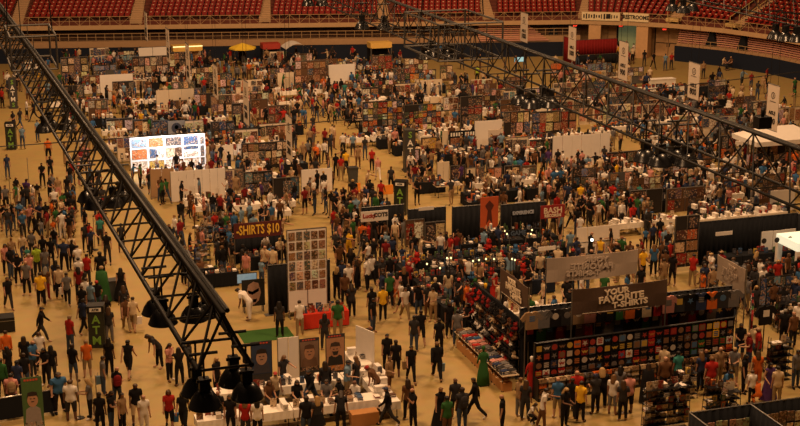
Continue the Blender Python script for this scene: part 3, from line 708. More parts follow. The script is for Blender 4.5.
def goodie1(kind, x, y, z, rz):
    s = .85 + .4 * R()
    if kind == 'comic_box':
        me = cached('cbox', lambda: MB().box((-.1, -.19, 0), (.1, .19, .24)).box((-.108, -.198, .19), (.108, .198, .26)).box((-.035, -.201, .1), (.035, -.197, .13), 1).mesh('comic_box', [WHITE, DARK]))
        o = link('comic_box', me, None, None, (x, y, z), rz); auto(o, 'white cardboard comic box on a table', 'box', 'boxes on booth tables')
    elif kind == 'toy_box':
        cn = random.choice(['red', 'blue', 'dark', 'orange', 'grey', 'cream', 'green', 'yellow', 'brown'])
        me = cached('tbox', lambda: MB().box((-.09, -.05, 0), (.09, .05, .26)).box((-.065, -.053, .05), (.065, -.049, .2), 1).box((-.03, -.056, .26), (.03, -.05, .31)).mesh('toy_box', [TINT, mat('clear_window', (.1, .1, .12), .1)]))
        o = link('toy_box', me, None, PC[cn], (x, y, z), rz); auto(o, cn + ' boxed toy with a dark window on a table', 'boxed toy', 'boxed toys on booth tables')
    elif kind == 'book_stack' or kind == 'print_stack':
        cn = random.choice(['white', 'cream', 'brown', 'dark', 'red', 'tan', 'brown', 'dark', 'blue']); v = random.randint(0, 2)
        def f():
            mb = MB()
            for i in range(4 + v * 2): a = (R() - .5) * .25; mb.box((-.1, -.14, i * .022), (.1, .14, i * .022 + .02), 0 if i % 3 else 1, Matrix.Rotation(a, 4, 'Z'))
            return mb.mesh('comic_stack', [TINT, WHITE])
        o = link('comic_stack', cached(('stack', v), f), None, PC[cn], (x, y, z), rz); auto(o, cn + ' and white pile of comics on a table', 'comic pile', 'piles of comics on booth tables')
    elif kind == 'figurine':
        cn = random.choice(['cream', 'dark', 'red', 'grey', 'green', 'brown'])
        me = cached('fig', lambda: MB().lathe([(.06, 0), (.06, .02), (.025, .025), (.035, .1), (.045, .17), (.03, .2), (.02, .21), (.035, .24), (.03, .28), (.0, .3)], n=8).tube((.03, 0, .18), (.09, -.03, .1), .012, 5).tube((-.03, 0, .18), (-.08, .02, .24), .012, 5).mesh('figurine', TINT))
        o = link('figurine', me, None, PC[cn], (x, y, z), rz); o.scale = (s, s, s); auto(o, cn + ' statuette standing on a table', 'figurine', 'statuettes on booth tables')
    elif kind == 'picture_stand':
        cn = random.choice(['cream', 'white', 'blue', 'brown', 'red'])
        me = cached('pst', lambda: MB().prism([(-.13, 0), (.13, 0), (.13, .36), (-.13, .36)], 0, .015).tube((0, .01, .25), (0, .13, 0), .008, 4, 1).mesh('picture_stand', [PRINT, STEEL]))
        o = link('picture_stand', me, None, PC[cn], (x, y, z), rz + math.pi * 0); auto(o, cn + ' picture propped up on a table', 'picture stand', 'pictures propped on tables')
GOODS = ['comic_box', 'toy_box', 'book_stack', 'figurine', 'picture_stand', 'toy_box', 'toy_box', 'book_stack', 'figurine']
def wire_rack(x, y, w_, h, label, pal='dark', rz=0, lm=None):
    t = empty('wire_rack', (x, y, 0), rz); mb = MB()
    for q in (-w_ / 2, w_ / 2):
        for p in (-.2, .2): mb.tube((q, p, 0), (q, p * .4, h), .015, 4)
    for k in range(int(h / .3)): mb.box((-w_ / 2, -.2, .2 + k * .3), (w_ / 2, .2, .215 + k * .3))
    mb.obj('frame', STEEL, t); tag(t, label, 'rack')
    occupy(x - w_ / 2, y - .3, x + w_ / 2, y + .3)
    for k in range(int(h / .3)):
        u = -w_ / 2 + .12
        while u < w_ / 2 - .08:
            v = random.choice((-.1, .08)); p = Vector((u, v, 0)); p.rotate(Matrix.Rotation(rz, 3, 'Z'))
            goodie(random.choice(['toy_box', 'book_stack', 'picture_stand']), x + p.x, y + p.y, .216 + k * .3, rz); u += .24
    if lm: landmark(lm, (x, y))
    return t
def banner_stand(x0, x1, yb, yt, label, build, lm=None, mcol=None):
    c, w_, h = place(x0, x1, yb, yt); t = empty('banner_stand', c, 0)
    bo = MB().box((-w_ / 2, -.02, .1), (w_ / 2, 0, h)).obj('banner', mcol or mat('dark_banner', (.03, .03, .035), .6), t)
    MB().box((-w_ / 2 - .02, -.1, 0), (w_ / 2 + .02, .12, .09)).obj('base', GREYM, t); MB().tube((0, .03, .05), (0, .03, h), .015, 6).obj('pole', GREYM, t)
    build(bo, w_, h); tag(t, label, 'banner stand'); occupy(c.x - w_ / 2, c.y - .2, c.x + w_ / 2, c.y + .2)
    if lm: landmark(lm, c)
    return t
def portrait(skin_c, shirt_c, hair_c, bgc, beard=False, low=None):
    def b(t, w_, h):
        MB().box((-w_ / 2 + .04, -.026, h * .28), (w_ / 2 - .04, -.021, h * .92)).obj('backdrop_print', TINT, t, bgc)
        q = h * .56; MB().prism([(w_ * .26 * math.cos(k * math.pi / 8), q + h * .08 + w_ * .36 * math.sin(k * math.pi / 8)) for k in range(16)], -.034, -.03).obj('face_print', TINT, t, skin_c)
        MB().prism([(-w_ * .4, h * .3), (w_ * .4, h * .3), (w_ * .34, h * .5), (w_ * .1, h * .55), (-w_ * .1, h * .55), (-w_ * .34, h * .5)], -.031, -.026).obj('shoulder_print', TINT, t, shirt_c)
        hz = q + h * .1
        MB().prism([(-w_ * .28, hz + .0), (-w_ * .22, hz + w_ * .16), (w_ * .22, hz + w_ * .16), (w_ * .28, hz + .0), (w_ * .22, hz + w_ * .34), (0, hz + w_ * .4), (-w_ * .22, hz + w_ * .34)], -.038, -.03).obj('hair_print', TINT, t, hair_c)
        f = MB().box((-w_ * .13, -.04, hz + w_ * .0), (-w_ * .04, -.036, hz + w_ * .04)).box((w_ * .04, -.04, hz), (w_ * .13, -.036, hz + w_ * .04)).box((-w_ * .07, -.04, hz - w_ * .16), (w_ * .07, -.036, hz - w_ * .12))
        if beard: f.prism([(-w_ * .17, hz - w_ * .08), (-w_ * .08, hz - w_ * .1), (w_ * .08, hz - w_ * .1), (w_ * .17, hz - w_ * .08), (w_ * .1, hz - w_ * .3), (-w_ * .1, hz - w_ * .3)], -.039, -.034)
        f.obj('feature_print', DARK, t)
        if low: MB().box((-w_ / 2 + .04, -.028, .35), (w_ / 2 - .04, -.022, h * .3)).obj('lower_print', PRINT, t, low)
        m = MB(); x = -w_ * .36
        for k in range(5): m.box((x, -.03, h * .945), (x + w_ * .1, -.024, h * .975)); x += w_ * .14
        m.obj('heading', mat('red_lettering', (.6, .08, .04)), t)
    return b
# lamps: black domed high-bay fixtures
def dome(x, y, z, s=1.0):
    t = empty('dome_lamp', (x, y, z)); t.scale = (s, s, s)
    def sh():
        o = [(.06, .28), (.1, .27), (.17, .22), (.24, .12), (.285, 0), (.3, -.02), (.29, -.03)]; return MB().lathe(o + [(.27, 0), (.22, .11), (.15, .2), (.05, .24)], n=24).mesh('shade', mat('gloss_black', (.012, .012, .013), .26))
    so = link('shade', cached('dshade', sh), t)
    link('ballast', cached('dball', lambda: MB().box((-.09, -.09, .28), (.09, .09, .5)).box((-.13, -.02, .42), (.13, .02, .47)).mesh('ballast', STEEL)), t)
    link('bulb', cached('dbulb', lambda: MB().lathe([(.02, .18), (.06, .15), (.07, .1), (.04, .05), (0, .04)], n=12).mesh('bulb', mat('bulb_glass', (.12, .12, .12), .25))), so)
    link('yoke', cached('dyoke', lambda: MB().tube((0, 0, .5), (0, 0, .95), .02, 6).tube((-.25, 0, .95), (.25, 0, .95), .03, 6).mesh('yoke', STEEL)), t)
    auto(t, 'black domed high-bay lamp under the lighting truss', 'lamp', 'domed lamps under the trusses')
def truss(name, BL, BR, T, ends, bay, label, r=.05, br=.026):
    """triangular lattice truss between y0 and y1; BL, BR, T give (x, z) at each end"""
    y0, y1 = ends; n = int((y1 - y0) / bay); t = empty(name, ((BL[0][0] + BR[0][0]) / 2, y0, BL[0][1])); o = Vector(t.location)
    def q(Cd, s): return Vector((Cd[0][0] + (Cd[1][0] - Cd[0][0]) * s, y0 + (y1 - y0) * s, Cd[0][1] + (Cd[1][1] - Cd[0][1]) * s)) - o
    for nm, Cd in (('chord', BL), ('chord', BR), ('chord', T)): MB().tube(q(Cd, 0), q(Cd, 1), r, 8).obj(nm, TRUSS, t)
    braces = []
    for i in range(n + 1):
        s = i / n; a, b, c = q(BL, s), q(BR, s), q(T, s); m = MB()
        m.tube(a, b, br, 5)
        if i in (0, n): m.tube(a, c, br, 5).tube(b, c, br, 5)
        if i < n:
            s2 = (i + 1) / n; a2, b2, c2 = q(BL, s2), q(BR, s2), q(T, s2)
            sm = s + .5 / n; m.tube(a, q(T, sm), br, 5).tube(q(T, sm), a2, br, 5).tube(b, q(T, sm), br, 5).tube(q(T, sm), b2, br, 5)
        m.obj('brace', TRUSS, t)
    MB().tube(q(T, .0) * .9 + q(T, .02) * .1 + Vector((.12, 0, .02)), q(T, 1) + Vector((.12, 0, .02)), .055, 6).obj('power_cable', mat('black_rubber', (.01, .01, .01), .6), t)
    tag(t, label, 'lighting truss'); return t
def tee_pts(s=1.0): return [(x * s, z * s) for x, z in ((-.24, 0), (.24, 0), (.25, .42), (.38, .32), (.46, .44), (.27, .66), (.1, .7), (0, .64), (-.1, .7), (-.27, .66), (-.46, .44), (-.38, .32), (-.25, .42))]
def graphic(kind, s=1.0):
    m = MB()
    if kind == 'round': m.prism([(s * .13 * math.cos(a * math.pi / 6), s * .13 * math.sin(a * math.pi / 6)) for a in range(12)], -.004, 0)
    elif kind == 'square': m.prism([(-.12 * s, -.12 * s), (.12 * s, -.12 * s), (.12 * s, .12 * s), (-.12 * s, .12 * s)], -.004, 0)
    elif kind == 'chevron': m.prism([(-.16 * s, .06 * s), (-.05 * s, .02 * s), (0, .05 * s), (.05 * s, .02 * s), (.16 * s, .06 * s), (.06 * s, -.08 * s), (0, -.03 * s), (-.06 * s, -.08 * s)], -.004, 0)
    elif kind == 'bars':
        for k in range(3): m.prism([(-.1 * s, -.1 * s + k * .08 * s), (.11 * s, -.1 * s + k * .08 * s), (.1 * s, -.05 * s + k * .08 * s), (-.12 * s, -.05 * s + k * .08 * s)], -.004, 0)
    elif kind == 'star': m.prism([((.14 if a % 2 else .055) * s * math.cos(a * math.pi / 5 + .3), (.14 if a % 2 else .055) * s * math.sin(a * math.pi / 5 + .3)) for a in range(10)], -.004, 0)
    return m
GK = ['round', 'square', 'chevron', 'bars', 'star']
def shirt_on(x, y, z, cn, gk, gc, label, folded=True, rz=0, s=1.0, tilt=0):
    if folded:
        me = cached('fshirt', lambda: MB().prism([(-.145, -.16), (.145, -.16), (.15, .14), (.07, .17), (0, .13), (-.07, .17), (-.15, .14)], 0, .03).mesh('t_shirt', CLOTH)); g = .0; fz = 0
    else:
        me = cached('hshirt', lambda: MB().prism(tee_pts(), -.04, .04).mesh('t_shirt', CLOTH)); g = .42; fz = -.04
    o = link('t_shirt', me, None, C.get(cn, PC.get(cn)), (x, y, z), rz); o.scale = (s, 1 if folded else s, s); o.rotation_euler = (tilt, 0, rz)
    if gk: link('chest_graphic', cached(('g', gk), lambda: graphic(gk).mesh('chest_graphic', TINT)), o, gc, (0, fz, g))
    tag(o, label, 't-shirt', 't-shirts of the big corner stall'); return o
# ---------------------------------------------------------------- landmarks that are open floor
for ph, x, y in (('white-cloth signing tables', 320, 385), ('bank of yellow-lettered cash machine beside the green cape', 97, 346), ('tall green-lettered cash machine on the wide floor', 11, 150)):
    pass
# ---------------------------------------------------------------- lighting trusses
truss('lighting_truss', ((4.35, 12.0), (2.2, 12.0)), ((5.45, 12.0), (3.35, 12.0)), ((4.9, 13.15), (2.8, 13.15)), (26.4, 92), 1.6, 'black triangular lighting truss running above the open floor beside the white-lit booth', .062, .032)
truss('lighting_truss', ((23.1, 12.0), (23.1, 12.0)), ((24.2, 12.0), (24.2, 12.0)), ((23.65, 13.5), (23.65, 13.5)), (30, 112), 2.0, 'black lighting truss crossing above the booths toward the exit')
truss('lighting_truss', ((43, 12.6), (43, 12.6)), ((44.1, 12.6), (44.1, 12.6)), ((43.55, 13.9), (43.55, 13.9)), (52, 112), 2.4, 'black lighting truss passing in front of the corner seats')
for (px, py, z) in ((156, 312, 11.2), (163, 322, 11.2), (194, 318, 11.2), (206, 314, 11.2), (197, 392, 11.0), (205, 405, 11.0), (234, 382, 11.0), (247, 396, 11.0), (88, 200, 11.2), (95, 207, 11.2), (113, 205, 11.2), (121, 200, 11.2),
                    (44, 131, 11.2), (50, 127, 11.2), (66, 128, 11.2), (424, 58, 11.2), (431, 55, 11.2), (445, 57, 11.2), (452, 60, 11.2), (520, 103, 11.2), (531, 107, 11.2), (543, 103, 11.2), (550, 106, 11.2),
                    (645, 160, 11.2), (660, 164, 11.2), (675, 160, 11.2), (686, 164, 11.2), (308, 5, 11.6), (322, 5, 11.6), (362, 28, 11.6), (384, 29, 11.6), (672, 10, 12), (683, 12, 12), (692, 10, 12), (775, 38, 12), (785, 40, 12), (796, 41, 12)):
    p = G(px, py, z); dome(p.x, p.y, z, 1.2 if px < 260 else 1.5)
def rig_frame(px, py, z, w_, d, h, label):
    p = G(px, py, z); t = empty('rigging_frame', p); mb = MB()
    for x in (-w_ / 2, w_ / 2):
        for y in (-d / 2, d / 2): mb.tube((x, y, 0), (x, y, h), .05, 5)
        for z_ in (0, h): mb.tube((x, -d / 2, z_), (x, d / 2, z_), .05, 5)
    for y in (-d / 2, d / 2):
        for z_ in (0, h): mb.tube((-w_ / 2, y, z_), (w_ / 2, y, z_), .05, 5)
        k = int(w_ / .8)
        for i in range(1, k): mb.tube((-w_ / 2 + w_ * i / k, y, 0), (-w_ / 2 + w_ * i / k, y, h), .025, 4)
    mb.obj('frame', mat('grey_rig', (.07, .065, .06), .5, .4), t)
    for x in (-w_ / 2, w_ / 2): MB().tube((x, 0, h), (x * .6, 0, h + 9), .03, 5).obj('hoist_chain', STEEL, t)
    tag(t, label, 'rigging frame')
rig_frame(452, 52, 12.2, 3.2, 5, 1.7, 'grey boxy rigging frame hung beside the truss near the back barrier')
rig_frame(32, 63, 12.2, 2.0, 4, 1.5, 'grey boxy rigging frame hung on the truss above the far tables')
def chain(x, y, z0, z1, label):
    o = MB().tube((x, y, z0), (x, y, z1), .02, 5).obj('hoist_chain', STEEL); tag(o, label, 'hoist chain', 'hoist chains of the trusses')
for i, (x, y) in enumerate(((3.1, 74), (3.4, 66))): chain(x, y, 13.2, 30, 'thin dark hoist chain rising from the %s end of the first truss' % ('far', 'middle')[i])
for i, y in enumerate((62, 74, 88)): chain(23.7, y, 13.5, 30, 'thin dark hoist chain on the exit-side truss, %s from the camera' % ('first', 'second', 'third')[i])
o = MB(); a = Vector((-2, 54, 11)); b = Vector((44, 54.5, 12.4)); prev = a
for i in range(1, 25):
    s = i / 24; q = a.lerp(b, s) - Vector((0, 0, 1.2 * 4 * s * (1 - s) * .35)); o.tube(prev, q, .022, 5); prev = q
o = o.obj('overhead_cable', STEEL); tag(o, 'thin black cable slung across the hall above the booths', 'cable')
p = G(762, 128, 12.3); t = empty('junction_box', p); MB().box((-.26, -.2, 0), (.26, .2, .42)).obj('housing', STEEL, t); MB().tube((0, 0, .42), (0, 0, .75), .07, 8).obj('motor', STEEL, t)
tag(t, 'black rectangular junction box fixed on the truss beside the white tent', 'junction box')

# ---------------------------------------------------------------- hanging aisle banners
BANW = mat('banner_vinyl', (.66, .56, .46), .6, 0, .04)
def aisle_banner(x0, x1, yt, yb, num, label, z=None):
    z = z if z else 5.2; p = G((x0 + x1) / 2, yb, z); s = PX((p.x, p.y, z))[2]; h = (yb - yt) / s / .96
    v = Vector((p.x, p.y)).normalized(); w_ = max(.8, min(1.5, (x1 - x0) / s / max(.12, abs(v.x)) * .8)); t = empty('aisle_banner', p, -math.pi / 2)
    vo = MB().box((-w_ / 2, -.012, 0), (w_ / 2, .012, h)).obj('vinyl', BANW, t)
    MB().tube((-w_ / 2, 0, h), (w_ / 2, 0, h), .03, 6).obj('rod', GREYM, t); MB().tube((-w_ / 2, 0, 0), (w_ / 2, 0, 0), .03, 6).obj('rod', GREYM, t)
    for q in (-w_ / 3, w_ / 3): MB().tube((q, 0, h), (q, 0, h + 12), .012, 4).obj('wire', STEEL, t)
    g = MB(); n = 16
    for i in range(n): 
        a0, a1 = 2 * math.pi * i / n, 2 * math.pi * (i + 1) / n; R1, R0 = w_ * .17, w_ * .13; c = h * .76
        g.prism([(R0 * math.cos(a0), c + R0 * math.sin(a0)), (R1 * math.cos(a0), c + R1 * math.sin(a0)), (R1 * math.cos(a1), c + R1 * math.sin(a1)), (R0 * math.cos(a1), c + R0 * math.sin(a1))], -.02, -.012)
    g.prism([(-w_ * .04, h * .72), (w_ * .04, h * .72), (w_ * .02, h * .8), (-w_ * .02, h * .8)], -.02, -.012).prism([(-w_ * .25, h * .62), (w_ * .25, h * .62), (w_ * .25, h * .635), (-w_ * .25, h * .635)], -.02, -.012); g.obj('round_emblem', DARK, vo)
    lettering('AISLE', w_ * .24, DARK, vo, (0, -.022, h * .38), bold=.006); lettering(num, w_ * .4, DARK, vo, (0, -.022, h * .2), bold=.014, sx=1 if len(num) < 4 else .8)
    tag(t, label, 'aisle banner', 'hanging aisle banners'); return t
for a in ((519, 528.5, 14, 42, '1000', 'pale banner with a number hung before the striped bleachers'), (567, 576, 28, 60, '1000', 'pale numbered aisle banner beside the red-draped pen'), (617, 628, 43, 80, '900', 'pale aisle banner numbered 900 near the exit opening'),
          (686, 699.5, 64, 99, '800', 'pale aisle banner numbered 800 beside the black-backed booth'), (764, 778, 86, 130, '700', 'pale aisle banner numbered 700 above the white tent'),
          (144, 149, 13, 40, '500', 'pale edge-on aisle banner nearest the seats stair at the back'), (166, 171, 30, 62, '500', 'pale edge-on aisle banner above the yellow-lit stall'), (186, 191, 45, 82, '400', 'pale edge-on aisle banner beside the yellow umbrella'),
          (213, 219, 66, 98, '400', 'pale edge-on aisle banner above the blue-grey prints'), (243, 250, 82, 124, '300', 'pale edge-on aisle banner above the middle of the print booths'), (286, 293, 117, 160, '300', 'long pale edge-on aisle banner beside the central aisle')):
    aisle_banner(*a)

# ---------------------------------------------------------------- cash machines
GREENL = mat('green_lettering', (.2, .42, .06), .5); WHITEL = mat('white_lettering', (.85, .82, .75), .6); KIOSK = mat('kiosk_black', (.015, .02, .016), .4)
def atm(x, yb, h_px, label, lm, rz=-.2):
    p = G(x, yb); s = PX(p)[2]; h = h_px / s / .96; w_ = h * .36; t = empty('cash_machine', p, rz)
    ca_ = MB().box((-w_ / 2, -w_ * .4, 0), (w_ / 2, w_ * .4, h)).obj('cabinet', KIOSK, t)
    ho = MB().box((-w_ / 2 - .02, -w_ * .4 - .03, h - .3), (w_ / 2 + .02, w_ * .4 + .02, h + .02)).obj('header', STEEL, t)
    MB().box((-w_ * .36, -w_ * .4 - .045, h - .24), (w_ * .36, -w_ * .4 - .03, h - .06)).obj('header_plate', WHITEL, ho); lettering('ATM', .15, DARK, ho, (0, -w_ * .4 - .05, h - .15), bold=.006)
    for k, c in enumerate('ATM'): lettering(c, h * .27, GREENL, ca_, (0, -w_ * .4 - .012, h * .72 - k * h * .25 - .08), bold=.01)
    for k, c in enumerate('ATM'): lettering(c, h * .25, GREENL, ca_, (-w_ / 2 - .012, 0, h * .72 - k * h * .25 - .08), rot=(math.pi / 2, 0, -math.pi / 2), bold=.008)
    tag(t, label, 'cash machine', 'cash machines'); occupy(p.x - .4, p.y - .4, p.x + .4, p.y + .4); landmark(lm, p)
atm(12, 149, 26, 'black cash machine with green letters on the wide open floor', 'cash machine on the open floor')
atm(98, 346, 42, 'black cash machine with green letters beside the person in a green cape', 'cash machine by the green cape')
atm(401, 214, 33, 'black cash machine with green letters on two faces in the middle aisle', 'cash machine in the middle aisle', -.55)
def letter_tower(x, yb, h_px, label, lm):
    p = G(x, yb); s = PX(p)[2]; h = h_px / s / .96; w_ = h * .24; t = empty('letter_tower', p, -.1)
    MB().box((-w_ / 2, -w_ / 2, .1), (w_ / 2, w_ / 2, h)).box((-w_ * .6, -w_ * .6, 0), (w_ * .6, w_ * .6, .1)).obj('column', mat('tower_grey', (.04, .038, .036), .6), t)
    for k, c in enumerate('SATMS'): lettering(c, h * .2, GREENL if c == 'S' else WHITEL, t, (0, -w_ / 2 - .012, h * .88 - k * h * .19), bold=.008)
    tag(t, label, 'letter tower', 'upright lettered towers'); occupy(p.x - .5, p.y - .5, p.x + .5, p.y + .5); landmark(lm, p)
letter_tower(409, 171, 41, 'dark tower spelling ATMS downward beside the white-topped booths', 'dark lettered tower amid the booths')
letter_tower(14, 108, 29, 'dark tower spelling ATMS downward at the far end of the open floor', 'dark lettered tower on the far floor')

# ---------------------------------------------------------------- big signs and the corner T-shirt stall
BROWN = mat('brown_vinyl', (.085, .05, .035), .6, 0, .05); BACKV = mat('vinyl_reverse', (.46, .36, .28), .7, 0, .05); LETW = mat('cream_lettering', (.85, .7, .52), .6); GHOST = mat('faint_lettering', (.56, .45, .36), .7)
def sign_mesh(w_, h): 
    mb = MB(); n = 24; vs = []
    for s in (-.012, .012):
        for z in (0, h / 2, h):
            for i in range(n + 1): u = i / n; vs.append((-w_ / 2 + w_ * u, s + .03 * math.sin(u * 9 + z * 3), z + .05 * w_ * .2 * ((2 * u - 1) ** 2 - 1) * (1 if z else 1)))
    m = n + 1; fs = []
    for i in range(n):
        for r in range(2): fs += [(r * m + i, r * m + i + 1, (r + 1) * m + i + 1, (r + 1) * m + i), (3 * m + (r + 1) * m + i, 3 * m + (r + 1) * m + i + 1, 3 * m + r * m + i + 1, 3 * m + r * m + i)]
        fs += [(2 * m + i, 2 * m + i + 1, 5 * m + i + 1, 5 * m + i), (3 * m + i, 3 * m + i + 1, i + 1, i)]
    return mb.add(vs, fs, 0, False)
def stall_sign(c, w_, h, rz, front, label, pole=True):
    t = empty('stall_banner', c, rz); vo = sign_mesh(w_, h).obj('vinyl', BROWN if front else BACKV, t)
    L_, y, k = (LETW, -.06, 1) if front else (GHOST, -.06, -1)
    cx = w_ * .02 if front else -w_ * .02
    for txt, sz, dx, z in (('YOUR', .3, -.1, .8), ('FAVORITE', .34, -.02, .54), ('T-SHIRTS', .3, .14, .29)):
        o = lettering(txt, h * sz, L_, vo, (cx + k * dx * w_ * .6, y, h * z - .05), bold=.014); o.scale = (k * 1.2 * min(1, w_ / (h * 3.6)) , 1, .9); o.rotation_euler = (math.pi / 2, -.05 * k, 0)
    if front: MB().box((-w_ * .4, -.05, h * .02), (w_ * .3, -.04, h * .035)).obj('small_print', LETW, vo)
    if pole:
        for q in (-w_ / 2, w_ / 2): MB().tube((q, .03, -c[2]), (q, .03, h), .03, 6).obj('pole', GREYM, t)
    tag(t, label, 'stall banner', 'banners around the corner t-shirt stall')
WY = 51.2; X0, X1 = 22.2, 32.6; SB = 2.95
p0 = G(570, 314, SB); p1 = G(668, 306, SB); stall_sign(((p0.x + p1.x) / 2, (p0.y + p1.y) / 2, SB), (p1.x - p0.x), 1.15, 0, True, 'dark brown banner lettered for t-shirts across the front of the corner stall')
p0 = G(545, 282, SB); p1 = G(638, 274, SB); stall_sign(((p0.x + p1.x) / 2, (p0.y + p1.y) / 2, SB), (p1.x - p0.x), 1.15, 0, False, 'pale reverse of the t-shirt banner along the rear of the corner stall')
p0 = G(502, 290, SB); p1 = G(526, 313, SB); stall_sign(((p0.x + p1.x) / 2, (p0.y + p1.y) / 2, SB), abs(p0.y - p1.y), 1.1, -math.pi / 2, True, 'dark brown t-shirt banner on the plush toy side of the corner stall')
p0 = G(713, 279, SB); p1 = G(748, 294, SB); stall_sign(((p0.x + p1.x) / 2, (p0.y + p1.y) / 2, SB), abs(p0.y - p1.y), 1.15, -math.pi / 2, False, 'pale reverse of the t-shirt banner hung over the passage of shoppers')
# the shirt wall
a = G(534, 399); b = G(731, 370); d = b - a; WL = d.length; wr = math.atan2(d.y, d.x); wc = (a + b) / 2
ux = d.normalized(); uy = Vector((-ux.y, ux.x, 0))
t = empty('shirt_wall', wc, wr); WH = 2.38
MB().box((-WL / 2, .05, .1), (WL / 2, .12, WH)).obj('backing', BLACK, t)
fr = MB()
for i in range(9): q = -WL / 2 + WL * i / 8; fr.box((q - .02, .0, 0), (q + .02, .14, WH + .05))
for z in (.95, WH): fr.box((-WL / 2, -.02, z), (WL / 2, .12, z + .04))
fr.obj('frame', STEEL, t)
for k in range(4): MB().box((-WL / 2, -.38, .1 + k * .22), (WL / 2, .05, .125 + k * .22)).obj('shelf', STEEL, t)
nc = 40
for i in range(nc + 1): pass
MB().box((-WL / 2, -.38, .0), (WL / 2, .05, .1)).obj('plinth', STEEL, t)
for i in range(13): q = -WL / 2 + WL * i / 12; MB().box((q - .012, -.38, .1), (q + .012, .05, .98)).obj('divider', STEEL, t)
tag(t, 'long black wall of t-shirts facing the shoppers at the corner stall', 'display wall'); landmark('black wall of t-shirts', wc)
occupy(a.x, a.y - .5, b.x, b.y + .3)
SC = ['black'] * 15 + ['charcoal', 'charcoal', 'navy', 'white', 'white', 'red', 'red', 'orange', 'yellow', 'dark red', 'green', 'grey', 'grey', 'brown']
GC = {'red': (.32, .03, .02), 'white': (.5, .43, .36), 'orange': (.42, .13, .03), 'grey': (.17, .15, .14), 'yellow': (.5, .32, .05), 'brown': (.2, .1, .05), 'blue': (.06, .13, .25)}
NC = int(WL / .345); NR = 4
for r in range(NR):
    for k in range(NC):
        u = -WL / 2 + (k + .5) * WL / NC; z = WH - .22 - r * .37; q = wc + ux * u - uy * .0
        cn = random.choice(SC); gn = random.choice([g for g in GC if g != cn]); gk = random.choice(GK)
        shirt_on(q.x, q.y, z, cn, gk, GC[gn], '%s t-shirt with %s graphic, %s row, column %d, on the black shirt wall' % (cn, gn, rowname(r), k + 1), True, wr, 1.0)
# folded shirts in the cubby shelves
NK = int(WL / .42)
for r in range(4):
    for k in range(NK):
        u = -WL / 2 + (k + .5) * WL / NK; q = wc + ux * u - uy * .2; cn = random.choice(['brown', 'cream', 'tan', 'grey', 'tan', 'tan', 'orange', 'cream', 'brown'])
        def f():
            mb = MB()
            for i in range(3): mb.box((-.17, -.16, i * .03), (.17, .16, i * .03 + .026))
            mb.box((-.16, -.15, .08), (.16, -.12, .19), 0); mb.box((-.11, -.155, .04), (.11, -.15, .17), 1); return mb.mesh('folded_shirts', [CLOTH, PRINT])
        o = link('folded_shirt_pile', cached('fpile', f), None, C[cn], (q.x, q.y, .126 + (3 - r) * .22 if r else .126 + 3 * .22), wr)
        tag(o, '%s pile of folded shirts, %s shelf, column %d, beneath the shirt wall' % (cn, rowname(r), k + 1), 'folded shirts', 'folded shirts in the cubby shelves')
# hung shirts above and behind the wall
def hung_row(a, b, n, z, cols, phrase, gfx=True):
    a = Vector(a); b = Vector(b); d = b - a; rz = math.atan2(d.y, d.x); t = empty('hanging_rail', (a + b) / 2, rz); L = d.length
    MB().tube((-L / 2, .06, z + .72), (L / 2, .06, z + .72), .02, 6).obj('rail', GREYM, t)
    for q in (-L / 2, L / 2): MB().tube((q, .06, 0), (q, .06, z + .74), .025, 6).obj('post', GREYM, t)
    tag(t, 'metal rail holding ' + phrase, 'clothes rail')
    for i in range(n):
        q = a.lerp(b, (i + .5) / n); cn = cols[i % len(cols)]
        shirt_on(q.x, q.y, z, cn, random.choice(GK) if gfx else None, GC[random.choice(list(GC))], '%s hung t-shirt, number %d on the rail of %s' % (cn, i + 1, phrase), False, rz, 1.12)
hung_row((22.2, 50.9, 0), (25.4, 50.9, 0), 6, 2.38, ['tan', 'grey', 'black', 'charcoal', 'tan', 'pink'], 'tops by the plush shelves')
hung_row((28.6, 50.9, 0), (32.2, 50.7, 0), 7, 2.42, ['pink', 'charcoal', 'black', 'navy', 'orange', 'charcoal', 'grey'], 'tops beside the dark stall banner')
hung_row((24.6, 51.1, 0), (28.6, 51.0, 0), 9, 2.3, ['red', 'yellow', 'black', 'black', 'green', 'orange', 'black', 'cream', 'red'], 'bright tops behind the dark banner')
hung_row((32.9, 50.6, 0), (34.4, 53.0, 0), 6, 1.3, ['dark red', 'green', 'black', 'dark red', 'black'], 'tops at the passage end')
hung_row((22.0, 52.0, 0), (22.0, 55.6, 0), 7, 1.7, ['red', 'white', 'black', 'grey', 'red', 'black', 'charcoal'], 'tops above the flank counters')
hung_row((22.3, 51.2, 0), (32.2, 51.1, 0), 22, 1.72, ['black', 'green', 'charcoal', 'dark red', 'black', 'brown', 'red', 'black', 'grey', 'navy', 'black'], 'darker tops under the banner')
drape((22.2, 51.5, 0), (32.3, 51.4, 0), 3.15, BLACK, 'black drape behind the hung tops of the corner stall')
